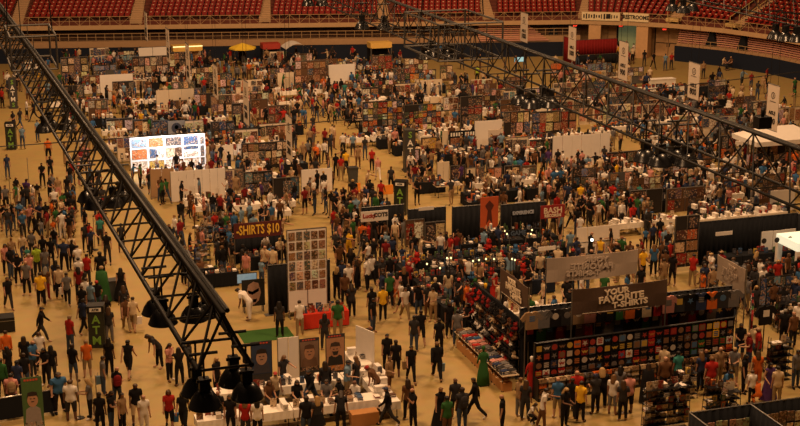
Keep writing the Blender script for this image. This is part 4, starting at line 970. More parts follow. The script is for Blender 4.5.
# plush toys and hats heaped on the flank counters
for i in range(5):
    y = 50.4 + i * 1.15; table(21.25 - .0, y + .3, 'y', 1.15, None, None)
    q = MB()
def heap(x, y, z, cn, k, ph):
    def f(v):
        mb = MB()
        for i in range(5): mb.box((-.16 + .02 * (i % 2), -.13, i * .035), (.16, .13, i * .035 + .03), i % 2, Matrix.Rotation((i * 37 % 11 - 5) * .04, 4, 'Z'))
        return mb.mesh('shirt_pile', [CLOTH, CLOTHW])
    o = link('shirt_pile', cached(('hp', k), lambda: f(k)), None, C[cn], (x, y, z), R() * .4); auto(o, cn + ' and white pile of shirts on a flank counter', 'shirt pile', 'piles of shirts on the counters')
for i in range(14):
    for v in (-.2, .15): heap(21.25 + v, 50.4 + i * .4, .742, random.choice(['red', 'cream', 'grey', 'navy', 'brown', 'pink', 'charcoal', 'red' if i > 10 else 'blue']), 0, '')
for i in range(11):
    o = MB().box((-.22, -.25, 0), (.22, .25, .38)).box((-.225, -.03, .36), (.225, .03, .385), 1).obj('cardboard_box', [WOOD, CREAM], None, None, (21.15, 50.5 + i * .5, 0)); auto(o, 'brown cardboard box under the flank counter', 'box', 'boxes under the flank counter')
def plush(x, y, z, cn, s=1.0):
    def f():
        mb = MB().lathe([(0, 0), (.1, .02), (.13, .1), (.1, .18), (.06, .21), (.1, .25), (.11, .31), (.07, .38), (0, .4)], n=10)
        for q in (-1, 1): mb.lathe([(0, 0), (.04, .02), (.03, .06), (0, .07)], (q * .08, 0, .36), 7).tube((q * .1, -.02, .16), (q * .19, -.08, .1), .035, 6).tube((q * .06, -.05, .04), (q * .09, -.2, .03), .04, 6)
        return mb.mesh('plush_toy', CLOTH)
    o = link('plush_toy', cached('plush', f), None, C[cn], (x, y, z), R() * 6); o.scale = (s, s, s); auto(o, cn + ' plush toy with round ears on the plush shelves', 'plush toy', 'plush toys of the corner stall')
for lv in range(5):
    t = MB().box((-.2, -2.6, -.02), (.2, 2.6, 0)).obj('wall_shelf', STEEL, None, None, (22.0 - lv * 0.0, 54.0, .5 + lv * .42)); tag(t, 'black shelf of plush toys, %s from the top, on the stall flank' % ['fifth', 'fourth', 'third', 'second', 'first'][lv], 'shelf', 'plush shelves')
    for i in range(17): plush(21.95 + R() * .05, 51.5 + i * .3, .5 + lv * .42, random.choice(['white', 'black', 'red', 'white', 'grey', 'brown', 'dark red', 'black', 'charcoal', 'cream', 'black']), .85 + .25 * R())
MB().box((22.2, 51.2, 0), (22.3, 57, 2.6)).obj('partition', BLACK); tag(bpy.data.objects['partition'], 'black partition behind the plush toy shelves', 'partition'); occupy(21.5, 50, 22.5, 57)
landmark('plush toy shelves of the corner stall', (21.5, 53.5))
occupy(22, 51, 32.5, 55.8)
# counters, hats and toy piles inside the stall
def inner_tables():
    for i in range(5):
        table(23.4 + i * 1.9, 57.6, 'x', 1.83, 'white', ['comic_box', 'picture_stand', 'book_stack'], .9)
        table(23.4 + i * 1.9, 52.4, 'x', 1.83, 'black', ['toy_box', 'book_stack'], 1.2); table(23.4 + i * 1.9, 53.9, 'x', 1.83, 'black', ['toy_box', 'book_stack', 'figurine'], 1.2)
inner_tables()
# ---------------------------------------------------------------- far row against the barrier
def canopy(px0, px1, yb, yt, m, label, kind='umbrella', lm=None):
    c, w_, h = place(px0, px1, yb, yt); t = empty('market_umbrella' if kind == 'umbrella' else 'stall_canopy', c)
    if kind == 'umbrella':
        n = 8; vs = [(0, 0, h)] + [(w_ / 2 * math.cos(2 * math.pi * i / n), w_ / 2 * math.sin(2 * math.pi * i / n), h - w_ * .17) for i in range(n)] + [(w_ / 2 * math.cos(2 * math.pi * i / n), w_ / 2 * math.sin(2 * math.pi * i / n), h - w_ * .22) for i in range(n)]
        MB().add(vs, [(0, 1 + i, 1 + (i + 1) % n) for i in range(n)] + [(1 + i, 9 + i, 9 + (i + 1) % n, 1 + (i + 1) % n) for i in range(n)]).obj('canopy', m, t)
        MB().tube((0, 0, 0), (0, 0, h - .05), .03, 6).obj('pole', GREYM, t); MB().lathe([(.3, 0), (.28, .06), (.05, .1)], n=12).obj('base', STEEL, t)
    else:
        n = 10; vs = []; 
        for y in (-1.2, 1.2):
            for i in range(n + 1): u = i / n; vs.append((-w_ / 2 + w_ * u, y, h - .5 + .5 * math.sin(math.pi * u)))
        MB().add(vs, [(i, i + 1, n + 2 + i, n + 1 + i) for i in range(n)]).obj('canopy', m, t)
        for x in (-w_ / 2, w_ / 2):
            for y in (-1.2, 1.2): MB().tube((x, y, 0), (x, y, h - .5), .03, 6).obj('leg', GREYM, t)
    tag(t, label, 'umbrella' if kind == 'umbrella' else 'canopy'); landmark(lm, c) if lm else None; return c
canopy(230, 256, 66, 43.5, mat('yellow_canvas', (.95, .62, .05), .7), 'yellow market umbrella standing by the navy barrier at the back', lm='yellow umbrella')
canopy(284, 306, 66, 43, WHITE, 'white arched canopy in the back row beside the red-topped stall', 'arch', 'white arched canopy')
def stall(x0, x1, yb, yt, label, top_m, wall_m, lm, lamp=None, front=None):
    c, w_, h = place(x0, x1, yb, yt); t = empty('back_row_stall', c)
    MB().box((-w_ / 2, -.3, h - .55), (w_ / 2, 1.0, h)).obj('header', top_m, t)
    MB().box((-w_ / 2, .9, 0), (w_ / 2, 1.0, h - .5)).obj('back_wall', wall_m, t)
    for q in (-w_ / 2 + .05, w_ / 2 - .05): MB().box((q - .05, -.3, 0), (q + .05, -.2, h - .5)).obj('post', GREYM, t)
    MB().box((-w_ / 2 + .1, -.25, 0), (w_ / 2 - .1, .25, 1.0)).obj('counter', front or WOOD, t)
    tag(t, label, 'stall'); occupy(c.x - w_ / 2, c.y - .3, c.x + w_ / 2, c.y + 1); landmark(lm, c); return c, w_, h, t
REDT = mat('red_header', (.42, .04, .025), .6); YEM = mat('yellow_header', (.8, .5, .12), .6)
stall(263, 280, 64, 44, 'stall with a red header in the back row', REDT, BLACK, 'red-topped back stall')
c, w_, h, t = stall(174, 202, 66, 46, 'stall with a glowing yellow header strip in the back row', YEM, CREAM, 'yellow-lit back stall')
MB().box((-w_ / 2, -.34, h - .12), (w_ / 2, -.31, h - .02)).obj('light_strip', mat('glow_strip', (1, .85, .4), .5, emit=1.2), t)
c, w_, h, t = stall(370, 391, 66, 43, 'dark stall with yellow framed front in the back row', YEM, BLACK, 'yellow-framed back stall', front=YEM)
prints_on((c.x, c.y - .3, 0), 'x', w_ * .7, .4, 1.2, 'yellow-framed back stall', 'photo')
panel(140, 167, 70, 48, 'white banner board with red emblem in the back row', prints=False, z0=1.2, back=WHITE)
for a in ((63, 88, 84, 58, 'crowded print board near the rig frame', 'photo'), (134, 168, 79, 57, 'long photo board below the white emblem board', 'photo'), (170, 191, 78, 53, 'board under the yellow-lit header', 'brownish'),
          (270, 284, 68, 52, 'small white picture board beside the red-topped stall', 'photo'), (296, 326, 94, 62, 'brown print board beside the big white sheet', 'mix'), (296, 312, 66, 54, 'board below the white arched canopy', 'photo'),
          (210, 232, 92, 74, 'board by the yellow umbrella', 'mix'), (440, 452, 84, 66, 'small board at the edge of the open far floor', 'bright'), (372, 392, 74, 56, 'board in front of the yellow-framed stall', 'dark')):
    panel(*a[:5], pal=a[5] if a[5] in PALS else 'mix', cw=.5, ch=.55)
# white sheets and screens
def sheet(x0, x1, yb, yt, label, lm=None, m=WHITE, n=None):
    c, w_, h = place(x0, x1, yb, yt); t = empty('white_screen', c); n = n or max(1, round(w_ / 1.0)); mb = MB()
    for i in range(n): mb.box((-w_ / 2 + w_ * i / n + .01, -.02 - .03 * (i % 2), .08), (-w_ / 2 + w_ * (i + 1) / n - .01, .02 - .03 * (i % 2), h))
    mb.obj('panel', m, t)
    for q in (-w_ / 2, w_ / 2): MB().box((q - .03, -.2, 0), (q + .03, .2, .08)).tube((q, .03, 0), (q, .03, h), .025, 6).obj('foot', GREYM, t)
    tag(t, label, 'screen'); occupy(c.x - w_ / 2, c.y - .2, c.x + w_ / 2, c.y + .2); landmark(lm, c) if lm else None; return c, w_, h
sheet(329, 355, 90, 65, 'big square white sheet screen behind the far booths', 'big square white sheet', n=1)
sheet(102, 133, 100, 75, 'wide white screen at the far end of the booths', 'far wide white screen', n=1)
panel(114, 134, 102, 82, 'dark print board before the far white screen', pal='dark')
sheet(158, 194, 113, 90, 'tan-white walled booth back with dark pictures', 'tan-white booth wall', m=CREAM, n=3)
panel(171, 187, 114, 101, 'dark framed board on the tan-white booth wall', pal='dark')
sheet(278, 294, 91, 73, 'white screen beside the brown print board', m=CREAM, n=3)
sheet(318, 325, 88, 67, 'narrow pale screen beside the big white sheet', m=CREAM, n=1)
sheet(200, 233, 162, 146, 'row of cream panels beside the brightly lit booth', 'cream panels by the bright booth', m=CREAM, n=5)
sheet(238, 251, 165, 144, 'pair of tall white panels beside the blue print tables', m=WHITE, n=2)
sheet(173, 225, 201, 170, 'long row of tall white panels under the brightly lit booth', 'long row of tall white panels', m=WHITE, n=7)
sheet(152, 173, 198, 169, 'tan partition beside the truss under the bright booth', m=mat('tan_board', (.38, .24, .13), .8), n=2)
sheet(302, 332, 193, 169, 'white screen with black hung shirts beside the middle aisle', 'white screen by the middle aisle', m=WHITE, n=2)
sheet(442, 448, 154, 131, 'narrow pale screen beside the wide black poster sign', m=CREAM, n=1)
sheet(437, 449, 186, 162, 'two tall cream panels behind the round-goods table', 'two tall cream panels', m=CREAM, n=2)
sheet(551, 610, 167, 135, 'wide white curtain booth back with vertical folds', 'wide white curtain', m=WHITE, n=6)
sheet(430, 444, 112, 97, 'pale screen behind the coloured square board', m=CREAM, n=1)
sheet(420, 442, 98, 80, 'tan screen beside the open far floor', m=CREAM, n=3)
sheet(474, 502, 150, 121, 'wide white sheet behind the beast poster', 'white sheet behind the beast poster', n=1)
sheet(575, 620, 247, 226, 'white panel row above the reversed banner', 'white panel row above the reversed banner', n=4)
sheet(768, 795, 212, 190, 'white slanted-top screen beside the far truss', 'white slanted screen', n=1)
sheet(758, 795, 262, 230, 'white screen printed with round emblems behind the black-draped booth', 'white emblem screen', n=3)
sheet(279, 299, 384, 336, 'white folding screen between the portrait banners', 'wide white folding screen', n=2)
c = G(365, 375); t = empty('white_screen', (c.x, c.y, 0), 2.0)
MB().box((-.6, -.02, .05), (-.01, .02, 2.1)).box((.01, -.05, .05), (.6, -.01, 2.1)).obj('panel', WHITE, t); MB().box((-.6, -.25, 0), (-.5, .25, .05)).box((.5, -.25, 0), (.6, .25, .05)).obj('foot', GREYM, t)
tag(t, 'white folding screen at the aisle end of the signing tables', 'screen'); landmark('white screen at the aisle end', c)
# brightly lit booth
c, w_, h = place(134, 204, 172, 137); t = empty('lit_display', c); BW = mat('bright_white_board', (.85, .86, .88), .6, 0, .02)
MB().box((-w_ / 2, 0, .2), (w_ / 2, .05, h)).obj('back_board', BW, t)
fr = MB(); xs = [-.5, -.27, -.05, .2, .43, .5]
for q in xs: fr.box((w_ * q - .04, -.08, 0), (w_ * q + .04, .06, h + .05))
for z in (.25, h * .36, h * .7, h): fr.box((-w_ / 2, -.08, z), (w_ / 2, .05, z + .07))
fr.obj('frame', BW, t); tag(t, 'brilliantly lit white display wall of pictures, the brightest booth', 'display wall'); landmark('brightly lit white booth', c); occupy(c.x - w_ / 2, c.y - 1.2, c.x + w_ / 2, c.y + .3)
gl = [(-.385, .84, .2, .24, 'sky blue'), (-.385, .52, .2, .26, 'orange'), (-.385, .18, .2, .26, 'white'), (-.16, .85, .19, .24, 'orange'), (.075, .85, .21, .24, 'dark'), (-.2, .52, .1, .24, 'blue'), (-.1, .52, .08, .24, 'white'),
      (.03, .52, .12, .24, 'cream'), (.14, .52, .09, .24, 'brown'), (-.16, .18, .2, .26, 'yellow'), (.075, .18, .22, .26, 'white'), (.31, .78, .2, .36, 'blue'), (.31, .3, .2, .4, 'white'), (.46, .5, .06, .8, 'grey')]
for i, (u, v, a, b, cn) in enumerate(gl):
    o = MB().box((-.5, -.015, -.5), (.5, .015, .5)).obj('poster', PRINT, None, PC[cn], (c.x + u * w_, c.y - .03, .15 + v * (h - .15))); o.scale = (a * w_, 1, b * h)
    tag(o, '%s poster %s on the brightly lit white booth, %d of fourteen' % (cn, 'high up' if v > .7 else 'at mid height' if v > .4 else 'low down', i + 1), 'poster', 'posters in the bright booth')
for i, u in enumerate((-.38, -.12, .12, .36)):
    t = empty('flood_lamp', (c.x + u * w_, c.y - 1.1, h + .35)); MB().box((-.18, -.06, 0), (.18, .06, .1)).obj('lamp_head', STEEL, t); MB().tube((0, 0, .05), (0, 1.1, -.25), .015, 5).obj('arm', STEEL, t)
    tag(t, 'clamp flood lamp %d of four over the brightly lit booth' % (i + 1), 'lamp', 'flood lamps of the bright booth')
    area('flood_light', (c.x + u * w_, c.y - 1.1, h + .3), .35, 62, (.86, .92, 1.0), (c.x + u * w_, c.y, h * .35))
# print boards through the booths
for a in ((108, 132, 137, 119, 'brown framed poster board beside the truss', 'cream'), (134, 152, 138, 120, 'dull board left of the round-emblem poster', 'mix'), (153, 168, 139, 121, 'grey-blue board above the bright booth', 'blue'), (186, 203, 139, 121, 'tan board above the bright booth corner', 'cream'),
          (90, 108, 124, 100, 'board hidden behind the truss', 'mix'), (212, 232, 118, 96, 'brown board of the upper print booth', 'mix'), (233, 250, 132, 104, 'grey board of the upper print booth', 'mix'), (252, 268, 124, 100, 'cream board beside the long aisle banner', 'cream'), (269, 289, 128, 106, 'dark board at the upper aisle', 'dark'),
          (212, 234, 142, 122, 'lower brown board of the print booths', 'mix'), (236, 258, 150, 130, 'mid cream board of the print booths', 'cream'), (260, 286, 142, 124, 'mid board facing the upper aisle', 'mix'),
          (243, 288, 172, 143, 'wide pale board of small pictures beside the aisle', 'photo'), (215, 243, 196, 170, 'blue board of posters beside the cream panels', 'blue'), (245, 272, 200, 172, 'second blue board of posters', 'blue'), (274, 299, 204, 178, 'third blue board of posters beside the white screen', 'blue'),
          (363, 402, 138, 102, 'tall board of small coloured squares', 'bright'), (404, 441, 136, 105, 'second board of small coloured squares', 'bright'), (443, 458, 128, 98, 'brown board of small pictures beyond the coloured squares', 'cream'), (460, 482, 130, 97, 'tall red-brown lettered board', 'dark'),
          (362, 378, 105, 88, 'dull board in front of the big white sheet', 'mix'), (394, 421, 100, 84, 'grey dark board of the far middle booths', 'dark'), (345, 366, 96, 84, 'low white board at the foot of the big sheet', 'photo'),
          (500, 520, 122, 100, 'board near the far dome lamps', 'mix'), (503, 530, 140, 112, 'tall mixed board of the right middle booths', 'mix'), (531, 560, 138, 112, 'second mixed board of the right middle booths', 'mix'), (505, 528, 160, 138, 'low mixed board before the white curtain', 'dark'), (529, 550, 158, 140, 'low dark board before the white curtain', 'dark'),
          (421, 437, 156, 138, 'bright orange poster board beside the lettered tower', 'bright'), (405, 420, 170, 150, 'board behind the lettered tower', 'photo'), (450, 465, 186, 166, 'brown poster board by the two cream panels', 'dark'), (466, 484, 187, 168, 'grey-blue poster board in the middle signing row', 'blue'), (486, 502, 186, 168, 'green-lit poster board in the middle signing row', 'bright'), (504, 520, 186, 166, 'cream poster board in the middle signing row', 'cream'), (521, 536, 184, 166, 'red-white poster board in the middle signing row', 'photo'),
          (605, 640, 168, 152, 'framed picture board beside the white curtain', 'dark'), (628, 662, 218, 190, 'black wire board of dark pictures', 'dark'), (664, 704, 216, 188, 'second black wire board of dark pictures', 'dark'), (700, 735, 144, 117, 'blue-lit black display of the far side', 'blue'), (718, 734, 166, 136, 'red and white display beside the white tent', 'bright'),
          (745, 765, 172, 140, 'dark emblem board below the white tent', 'blue'), (768, 800, 170, 142, 'shelf board below the white tent', 'mix'), (775, 800, 128, 108, 'pale board of pictures in the far corner', 'cream'), (672, 697, 272, 216, 'tall leaning rack of comics beside the black drape', 'mix'), (425, 445, 250, 222, 'rack of brown comics on the black drape', 'mix'), (405, 424, 250, 220, 'second rack of comics on the black drape', 'mix'),
          (552, 576, 136, 112, 'mixed board near the right truss', 'mix'), (578, 600, 128, 108, 'board behind the white curtain', 'mix'), (640, 665, 128, 104, 'board amid the exit-side seating tables', 'dark'), (560, 590, 118, 100, 'low board under the truss', 'dark'),
          (130, 150, 96, 80, 'board above the tan-white booth wall', 'photo'), (195, 213, 112, 94, 'board beside the tan-white booth wall', 'photo'), (63, 84, 104, 86, 'board under the first truss far end', 'dark'), (84, 102, 92, 76, 'second board under the first truss far end', 'mix')):
    panel(*a[:5], pal=a[5], cw=.36 if 'small' in a[4] else .48, ch=.4 if 'small' in a[4] else .6)
# one large poster with a round emblem, one with a beast face
def big_poster(x0, x1, yb, yt, label, bgc, shapes):
    c, w_, h = place(x0, x1, yb, yt); t = empty('standing_poster', c); MB().box((-w_ / 2, 0, .3), (w_ / 2, .04, h)).obj('board', TINT, t, bgc)
    for q in (-w_ / 2 + .1, w_ / 2 - .1): MB().box((q - .03, -.05, 0), (q + .03, .3, .3)).obj('foot', GREYM, t)
    for nm, cl, pts in shapes: MB().prism([(u * w_ / 2, .3 + (h - .3) * v) for u, v in pts], -.02, 0).obj(nm, TINT, t, cl)
    tag(t, label, 'poster'); occupy(c.x - w_ / 2, c.y - .2, c.x + w_ / 2, c.y + .2); landmark(label.split(',')[0][:60], c); return t
circ = lambda u, v, r, n=12, k=1.0: [(u + r * math.cos(2 * math.pi * i / n), v + r * k * math.sin(2 * math.pi * i / n)) for i in range(n)]
big_poster(169, 185, 139, 121, 'grey poster with a dark round emblem', (.3, .32, .36), [('ring', (.05, .06, .1), circ(0, .5, .6, 14, .6)), ('disc', (.6, .55, .4), circ(0, .55, .25, 10, .6))])
big_poster(488, 503, 154, 130, 'white poster with a horned beast face', (.65, .55, .45), [('face', (.14, .05, .04), [(-.7, .85), (-.5, .6), (-.55, .35), (-.2, .12), (.2, .12), (.55, .35), (.5, .6), (.7, .85), (.35, .72), (-.35, .72)]), ('muzzle', (.75, .42, .08), [(-.15, .62), (.15, .62), (.22, .35), (0, .18), (-.22, .35)])])
big_poster(243, 265, 312, 279, 'dark poster of a big wrinkled monster face', (.02, .02, .018), [('face', (.42, .26, .2), [(-.6, .5), (-.45, .8), (0, .92), (.45, .85), (.65, .5), (.45, .2), (0, .05), (-.4, .2)]), ('brow', (.08, .04, .03), [(-.5, .62), (-.1, .55), (.1, .6), (.5, .68), (.45, .55), (.1, .48), (-.1, .43), (-.45, .5)]), ('mouth', (.1, .03, .02), [(-.3, .25), (.3, .28), (.2, .15), (-.2, .14)])])
big_poster(480, 498, 236, 197, 'orange poster hung in a wooden booth frame', (.62, .12, .04), [('figure', (.12, .03, .02), [(-.5, .75), (0, .9), (.5, .75), (.2, .6), (.35, .2), (0, .35), (-.35, .2), (-.2, .6)])])
# black poster sign
c, w_, h = place(449, 475, 154, 131); t = empty('poster_sign', c); MB().box((-w_ / 2, 0, .2), (w_ / 2, .06, h)).obj('board', BLACK, t)
mb = MB(); x = -w_ / 2 + .1
while x < w_ / 2 - .15: mb.box((x, -.02, h - .38), (x + .12, 0, h - .12)); x += .2 if abs(x) > .1 else .3
mb.obj('lettering', WHITEL, t)
for i, (u, cc) in enumerate(((-.25, (.3, .12, .06)), (.26, (.35, .22, .08)))): MB().box((w_ * (u - .2), -.02, .5), (w_ * (u + .2), 0, h - .5)).obj('picture', PRINT, t, cc)
tag(t, 'wide black sign with pale lettering over two posters', 'sign'); landmark('wide black poster sign', c)
# middle black-draped row
for a in ((362, 404, 240, 206, 'black drape behind the white script banner'), (408, 446, 240, 208, 'black drape behind the racks of comics'), (452, 480, 250, 206, 'black drape beside the orange poster'), (500, 545, 240, 203, 'black drape with the pale blue sign, central black booth'), (270, 330, 312, 262, 'black drape under the photo wall')):
    drape_px(*a[:4], BLACK, a[4], a[4].replace('black drape', 'black drape'))
def hung_sign(x0, x1, yt, yb, z, label, bgm, texts, lm=None, rz=0):
    p = G((x0 + x1) / 2, yb, z); s = PX(p)[2]; w_ = (x1 - x0) / s / .95; h = (yb - yt) / s / .96; t = empty('booth_sign', p, rz)
    bo = MB().box((-w_ / 2, -.02, 0), (w_ / 2, .02, h)).obj('board', bgm, t)
    for q in (-w_ / 2 + .03, w_ / 2 - .03): MB().tube((q, .05, -z), (q, .05, h), .025, 6).obj('post', GREYM, t)
    for txt, sz, v, m, u in texts:
        o = lettering(txt, h * sz, m, bo, (u * w_, -.035, h * v), bold=.012); bw = o.dimensions.x if o.dimensions.x else 1
        mw = max(v_.co.x for v_ in o.data.vertices) - min(v_.co.x for v_ in o.data.vertices)
        if mw > w_ * .9: o.scale = (w_ * .9 / mw, 1, 1)
    tag(t, label, 'sign'); landmark(lm, p) if lm else None; return t
YELL = mat('yellow_lettering', (.85, .5, .05), .6, emit=.05); REDM = mat('maroon_sign', (.1, .015, .015), .7); REDLT = mat('red_script', (.4, .05, .03), .6)
hung_sign(235, 281, 222, 237, 1.9, 'maroon booth sign reading shirts ten dollars in yellow', REDM, [('-SHIRTS $10', .85, .5, YELL, .0)], 'maroon yellow-lettered shirt sign')
hung_sign(361, 388, 211, 221, 1.6, 'white banner with red script on the black drape', WHITE, [('Lucky', .55, .55, REDLT, -.2), ('COTS', .55, .58, DARK, .22)], 'white script banner')
hung_sign(540, 565, 205, 218, 1.7, 'dark red sign with outlined pale lettering beside the central black booth', mat('blood_red', (.3, .02, .02), .6), [('BASH', .62, .58, LETW, 0), ('RECORDS', .3, .2, LETW, 0)], 'dark red outlined sign')
hung_sign(511, 535, 210, 215, 1.5, 'blue-white logo strip across the central black booth', BLACK, [('EXPERIENCE', .9, .5, mat('pale_blue_lettering', (.5, .55, .65), .6), 0)])
hung_sign(509, 527, 230, 236, 1.2, 'black counter front with blue lettering in the centre', BLACK, [('GAME', 1.0, .5, mat('dull_blue', (.09, .13, .2), .6), 0)])
for a in ((514, 533, 202, 205), (537, 556, 246, 250), (714, 733, 231, 235), (418, 434, 206, 210)):
    p = G((a[0] + a[1]) / 2, a[3], 2.0); s = PX(p)[2]; w_ = (a[1] - a[0]) / s; o = MB().box((-w_ / 2, -.06, 0), (w_ / 2, -.03, .2)).obj('number_card', WHITE, None, None, p); auto(o, 'long pale booth number card fixed along a black drape', 'booth card', 'pale booth cards')
# photo wall
t, c, w_, h = panel(289, 327, 316, 229, 'tall pale photo wall beside the middle aisle', prints=False, back=WHITE, z0=1.2)
prints_on(c, 'x', w_ - .08, h - (290 - 231) / PX(c)[2] / .95, h - .04, 'tall pale photo wall', 'photo', w_ / 6.1, .45, 1.0, noun='photo print')
t_, tc_ = table(c.x + .4, c.y - 1.5, 'x', 2.2, 'red', ['picture_stand', 'picture_stand'], 1.0), None
# framed pictures over the reversed banner
t, c, w_, h = panel(575, 626, 258, 241, 'white five-picture strip board', prints=False, back=WHITE, z0=.4)
for i in range(5):
    q = c.x - w_ / 2 + (i + .5) * w_ / 5; o = MB().box((-.24, -.02, -.24), (.24, .02, .24)).box((-.17, -.03, -.17), (.17, -.02, .17), 1).obj('framed_picture', [WHITE, mat('dark_picture', (.06, .05, .06), .5, 0, .5, 8)], None, None, (q, c.y - .05, h - .42)); tag(o, 'framed dark picture, number %d along the white strip board' % (i + 1), 'framed picture', 'five framed pictures')
# TV and video screen near the monster poster
p = G(247, 283, 1.4); t = empty('television', p); MB().box((-.5, 0, 0), (.5, .06, .5)).obj('casing', STEEL, t); MB().box((-.47, -.01, .03), (.47, 0, .47)).obj('screen', mat('screen_blue', (.25, .4, .5), .3, 0, .5, 5, .35), t); MB().tube((0, .03, -1.4), (0, .03, 0), .03, 6).obj('stand', STEEL, t)
tag(t, 'television with a pale blue moving picture above the monster poster', 'television')
p = G(519, 62, .9); t = empty('television', p); MB().box((-.5, 0, 0), (.5, .06, .5)).obj('casing', STEEL, t); MB().box((-.47, -.01, .03), (.47, 0, .47)).obj('screen', mat('screen_cyan', (.3, .6, .7), .3, 0, .3, 5, .6), t); MB().tube((0, .03, -.9), (0, .03, 0), .03, 6).obj('stand', STEEL, t)
tag(t, 'cyan-lit television on the open far floor before the barrier', 'television')
# right black-draped booth
ca, cb, cc = G(697, 266), G(780, 256), G(792, 290)
drape((ca.x, ca.y, 0), (ca.x + 6.0, ca.y, 0), 2.45, BLACK, 'tall black drape at the back of the booth beside the slanted reverse banner', 'big black-draped booth')
drape((ca.x + 6.0, ca.y, 0), (ca.x + 6.0, ca.y - 4.6, 0), 2.45, BLACK, 'tall black side drape of the booth next to the white emblem screen')
for i in range(6): table(ca.x + 1.0 + (i % 3) * 1.9, ca.y - .9 - (i // 3) * 2.2, 'x', 1.83, 'black', ['toy_box', 'figurine'], .7)
for i in range(3):
    p = G(764 + i * 13, 241 - i, 2.0); o = MB().lathe([(.12, 0), (.15, 0), (.15, .01), (.12, .01)], n=14).obj('round_emblem', DARK, None, None, (p.x, p.y, p.z)); o.rotation_euler = (math.pi / 2, 0, 0); tag(o, 'dark ring emblem, number %d along the white emblem screen' % (i + 1), 'emblem', 'ring emblems')
c, w_, h = place(783, 812, 275, 237); t = empty('lit_kiosk', c); MB().box((-w_ / 2, -1, h - .45), (w_ / 2, 1, h)).obj('lit_header', mat('glowing_header', (.9, .95, .72), .5, emit=.6), t)
MB().box((-w_ / 2, -1, 0), (-w_ / 2 + .35, -.8, h - .45)).box((-w_ / 2, .8, 0), (-w_ / 2 + .3, 1, h - .45)).obj('pillar', WHITE, t); MB().box((-w_ / 2 + .4, -.8, 0), (w_ / 2, -.3, 1.0)).obj('counter', BLACK, t)
tag(t, 'white kiosk with a glowing pale header at the edge of the hall', 'kiosk'); landmark('kiosk with the glowing header', c); occupy(c.x - w_ / 2, c.y - 1, c.x + w_ / 2, c.y + 1)
# white tent
c = G(775, 168); t = empty('market_tent', c); MB().add([(-2.6, -1.6, 2.3), (2.6, -1.6, 2.3), (2.6, 1.6, 2.3), (-2.6, 1.6, 2.3), (-1.2, 0, 3.0), (1.2, 0, 3.0)], [(0, 1, 5, 4), (1, 2, 5), (2, 3, 4, 5), (3, 0, 4)]).box((-2.6, -1.62, 2.0), (2.6, -1.58, 2.32)).box((-2.62, -1.6, 2.0), (-2.58, 1.6, 2.32)).obj('canopy', WHITE, t)
for x in (-2.55, 2.55):
    for y in (-1.55, 1.55): MB().tube((x, y, 0), (x, y, 2.3), .03, 6).obj('leg', GREYM, t)
tag(t, 'white roofed market tent under the aisle 700 banner', 'tent'); landmark('white tent', c)
# draped table with white front near exit, red pen
drape_px(697, 728, 104, 86, BLACK, 'low black drape beside the banner numbered 800', 'black-backed booth by the 800 banner')
c, w_, h = place(575, 617, 64, 40); REDD = mat('red_drape', (.2, .012, .012), .8); drape((c.x - w_ / 2, c.y, 0), (c.x + w_ / 2, c.y, 0), h, REDD, 'dark red drape pen in front of the exit doors', 'red-draped pen', z0=.9)
drape((c.x - w_ / 2, c.y - .15, 0), (c.x + w_ / 2, c.y - .15, 0), 1.0, BLACK, 'black lower skirt drape under the red-draped pen')
drape((c.x - w_ / 2, c.y, 0), (c.x - w_ / 2 + .01, c.y + 3, 0), h, REDD, 'side return of the red-draped pen nearest the striped bleachers')
c, w_, h = place(648, 674, 89, 79); t = empty('white_counter', c); MB().box((-w_ / 2, -.4, 0), (w_ / 2, .4, h)).obj('skirt', CLOTHW, t); MB().box((-w_ / 2 - .03, -.43, h), (w_ / 2 + .03, .43, h + .03)).obj('top', WHITE, t); tag(t, 'long white-skirted counter near the banner numbered 900', 'counter'); landmark('white-skirted counter', c); occupy(c.x - w_ / 2, c.y - .4, c.x + w_ / 2, c.y + .4)

# ---------------------------------------------------------------- portrait banners and signing tables, bottom centre
banner_stand(252, 272.5, 386, 340, 'dark blue portrait banner of a person in a grey printed top', portrait((.4, .24, .16), (.05, .05, .07), (.03, .02, .015), (.03, .05, .1)), 'blue portrait banner')
banner_stand(300, 319.5, 378, 337, 'brown portrait banner of a long-haired person, middle of three', portrait((.42, .22, .13), (.16, .09, .06), (.1, .05, .03), (.22, .14, .1), low=(.05, .04, .05)), 'brown portrait banner')
banner_stand(326, 345, 378, 333, 'orange-brown portrait banner of a person in dark glasses', portrait((.4, .2, .11), (.02, .02, .02), (.05, .03, .02), (.42, .22, .12), True, (.5, .2, .06)), 'orange portrait banner')
o_ = banner_stand(26, 45, 440, 375, 'green banner stand with a patterned figure holding a staff', portrait((.45, .25, .16), (.3, .26, .25), (.03, .02, .02), (.07, .15, .05), low=(.3, .28, .25)), 'green banner stand', mat('green_banner', (.06, .13, .05), .6))
for px, py, n in ((205, 391, 1), (222, 388, 1),): pass
SG = ['picture_stand', 'print_stack', 'book_stack', 'comic_box']
q = G(268, 427); 
for i in range(4): table(q.x - 1.9 + i * 1.9, q.y, 'x', 1.83, 'white', SG, .6)
q2 = G(384, 392); 
q = G(300, 400)
for i in range(4): table(q.x - 2.9 + i * 1.9, q.y + .2, 'x', 1.83, 'white', GOODS, 1.0)
for px, py in ((384, 411), (372, 394), (358, 374)):
    q = G(px, py); table(q.x, q.y, 'y', 1.83, 'white', SG, .5)
q = G(364, 424); t = MB().box((-.55, -.25, 0), (.55, .25, .55)).obj('cardboard_crate', WOOD, None, None, (q.x, q.y, 0)); tag(t, 'long brown cardboard crate under the signing table end', 'crate')
